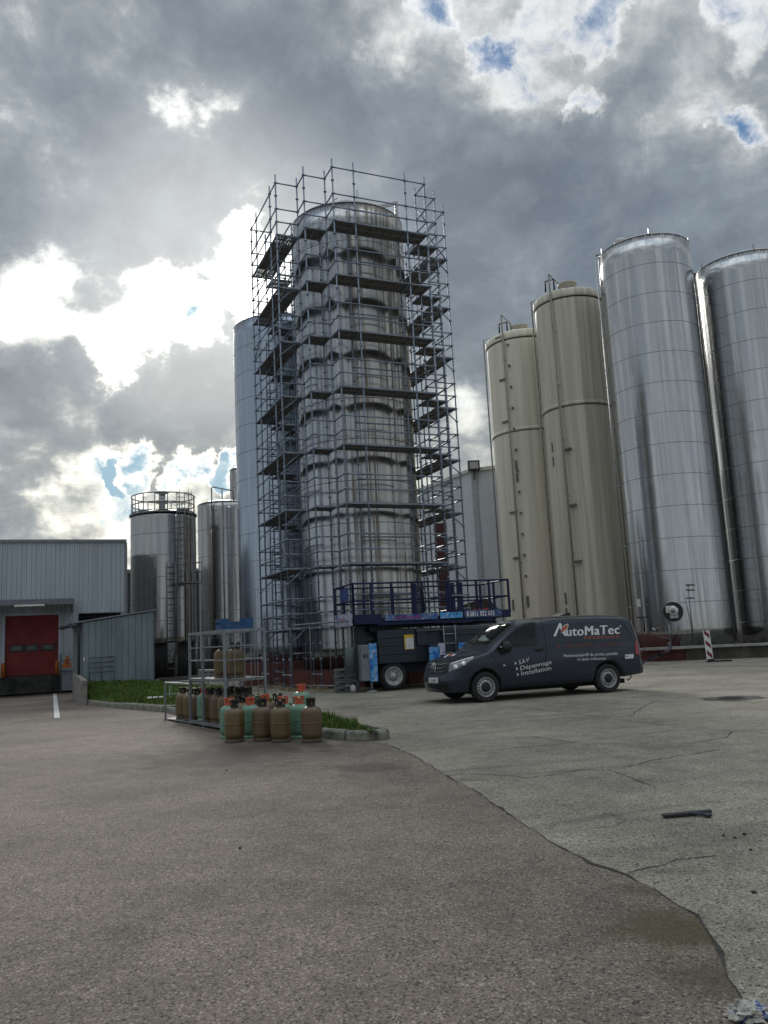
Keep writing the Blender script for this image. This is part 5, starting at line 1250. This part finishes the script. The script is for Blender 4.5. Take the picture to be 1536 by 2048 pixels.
# side: gaps, handle, repeater, panel relief painted as shade and highlight lines, tail lamp, sticker
ribbon(c2_((128, 110), (165, 210), (210, 470), (195, 720), (175, 985)), .9, 'door_gap', gap, None, .004, True)
ribbon(c1_((905, 560), (960, 640), (1065, 760), (1090, 900), (1085, 1030)), .8, 'door_gap', gap, None, .004, True)
ribbon(c2_((190, 138), (500, 118), (900, 112), (1120, 130), (1190, 180), (1250, 262), (1300, 365), (1280, 380), (800, 405), (340, 432), (240, 440)), 1.0, 'panel_crease', M('crease_shade', (.012, .015, .020), .5), None, .0035, True)
ribbon(c2_((240, 452), (700, 425), (1290, 392)), 1.2, 'edge_highlight', M('crease_highlight', (.050, .060, .075), .35, .3), None, .004, True)
ribbon(c2_((20, 112), (400, 92), (900, 78), (1180, 86)), .8, 'roof_gutter', gap, None, .004, True)
ribbon(c2_((210, 945), (600, 930), (850, 905)), .8, 'sill_line', gap, None, .004, True)
ribbon(c2_((1240, 90), (1300, 220), (1350, 400), (1385, 560), (1400, 700), (1400, 830)), .7, 'tail_gap', gap, None, .004, True)
on_body(c2_((1340, 400), (1366, 396), (1392, 520), (1392, 572), (1352, 578), (1345, 500)), 'tail_lamp', lamp_mat('tail_red', (.38, .02, .025)), None, .010, True)
on_body(c2_((1214, 572), (1322, 562), (1326, 616), (1218, 626)), 'sticker', vw, None, .005); on_body(c2_((1224, 588), (1252, 586), (1253, 597), (1225, 599)), 'sticker_print', trim, None, .008)
on_body(c1_((1064, 700), (1090, 698), (1090, 714), (1064, 716)), 'side_repeater', vw, None, .010, True)
on_body(c1_((1018, 470), (1030, 452), (1050, 470), (1046, 485), (1020, 484)), 'pillar_sticker', M('sticker_grey', (.35, .36, .36), .5), None, .012)
hd = on_body(c2_((60, 512), (80, 494), (160, 486), (178, 502), (160, 526), (80, 534)), 'handle_recess', gap, None, .005, True)
ribbon(c2_((64, 510), (120, 502), (176, 500)), 2.6, 'door_handle', trim, None, .03, True)
# lettering
tri = lambda x, y: c1_((x, y-20), (x+28, y), (x, y+22))
for (x, y) in ((1212, 682), (1230, 752), (1240, 824)): on_body(tri(x, y), 'arrow_mark', vw, None, .005)
letters('S.A.V', 1, c1_((1266, 698), (1395, 658), (1262, 645)), vw, bold=.012)
letters('Dépannage', 1, c1_((1286, 770), (1684, 688), (1281, 717)), vw)
letters('Installation', 1, c1_((1298, 838), (1680, 765), (1292, 784)), vw)
letters('utoMaTec', 1, c2_((468, 334), (1140, 304), (466, 218)), vw, bold=.032, space=1.1)
letters('®', 1, c2_((1140, 222), (1166, 220), (1140, 198)), vw, bold=.01)
on_body(c2_((300, 330), (368, 176), (385, 164), (404, 182), (412, 220), (392, 262), (376, 222), (332, 330), (316, 342)), 'logo', vw, None, .005)
on_body(c2_((396, 262), (432, 196), (484, 174), (492, 200), (478, 246), (440, 292), (420, 276), (398, 300)), 'logo', vw, None, .005)
on_body(c2_((388, 300), (406, 240), (440, 200), (478, 186), (484, 206), (468, 244), (430, 270)), 'logo', vo, None, .0075)
on_body(c2_((412, 290), (446, 264), (468, 330), (444, 334)), 'logo', vw, None, .0055)
letters('PRÉSENCE', 1, c2_((694, 374), (1140, 358), (692, 342)), vo, bold=.022, space=1.35)
on_body(c2_((345, 484), (360, 452), (378, 440), (374, 452), (362, 486)), 'phone_mark', vod, None, .005)
letters('0 826 330 930', 1, c2_((428, 480), (790, 464), (427, 446)), vod, bold=.012)
letters('www.automatec.fr', 1, c2_((820, 466), (1175, 450), (819, 436)), vod, bold=.01)
letters('Maintenanciers® de portes, portails', 1, c2_((430, 604), (1120, 572), (428, 566)), vw, bold=.006)
letters('et quais industriels', 1, c2_((606, 646), (972, 634), (604, 612)), vw, bold=.006)
# mirrors
for s in (-1, 1):
    mb = MB(); mb.smooth = True; bm = bmesh.new(); bmesh.ops.create_uvsphere(bm, u_segments=18, v_segments=12, radius=1)
    k = mb.add([(.52+v.co.x*.105, s*(1.075+v.co.y*.115), 1.19+v.co.z*.135) for v in bm.verts]); bm.verts.index_update()
    for f in bm.faces: mb.face([k+v.index for v in f.verts])
    bm.free(); mb.bar((.46, s*.93, 1.06), (.50, s*1.06, 1.12), .10, .07); mb.build('mirror', trim, van)
mb = MB(); mb.prism([(2.55, .1, 1.84), (2.95, .1, 1.84), (2.95, .1, 1.93), (2.85, .1, 1.93)], (0, .5, 0)); mb.build('roof_vent', trim, van)
# wheels
rimm = M('steel_rim', (.42, .43, .44), .4, .5, .15, 20)
for x in (0, AX):
    for s in (-1, 1):
        c = (x, s*.825, WR); mb = MB(); prof = [(.205, -.10), (.30, -.115), (.330, -.095), (WR, -.05), (WR, .05), (.330, .095), (.30, .115), (.205, .10)]
        mb.lathe(prof, 48, c=c, axis='Y', close=True); ty = mb.build('tyre', rubber, van)
        R0 = Matrix.Translation(c) @ Matrix.Rotation(0 if s < 0 else math.pi, 4, 'Z') @ Matrix.Translation((-x, -c[1], -c[2]))
        def bl(mb_, nm_, m_, par_):
            mb_.v = [tuple(R0 @ Vector(v)) for v in mb_.v]; return mb_.build(nm_, m_, par_)
        yb = abs(c[1])
        rm = MB(); rm.lathe([(.222, -.112), (.212, -.118), (.203, -.10), (.195, -.07), (.18, -.062), (.150, -.088), (.115, -.096), (.0, -.09)], 48, c=c, axis='y', cap=False); rm.cur = 1
        for k in range(16):
            th = 2*math.pi*k/16; rm.lathe([(0, -.088), (.0145, -.0875), (.0145, -.03)], 10, c=(x+.163*math.cos(th), c[1], c[2]+.163*math.sin(th)), axis='y')
        rim = bl(rm, 'rim', [rimm, gap], ty)
        hb = MB(); hb.lathe([(.112, -.094), (.112, -.100), (.05, -.112), (0, -.113)], 28, c=c, axis='y'); bl(hb, 'hub_cap', trim, rim)
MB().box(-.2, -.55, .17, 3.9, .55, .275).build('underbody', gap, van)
MB().path([(4.05, -.55, .42), (4.1, -.55, .30), (4.02, -.52, .22), (4.0, -.5, .26)], .015).build('tow_hook', trim, van)
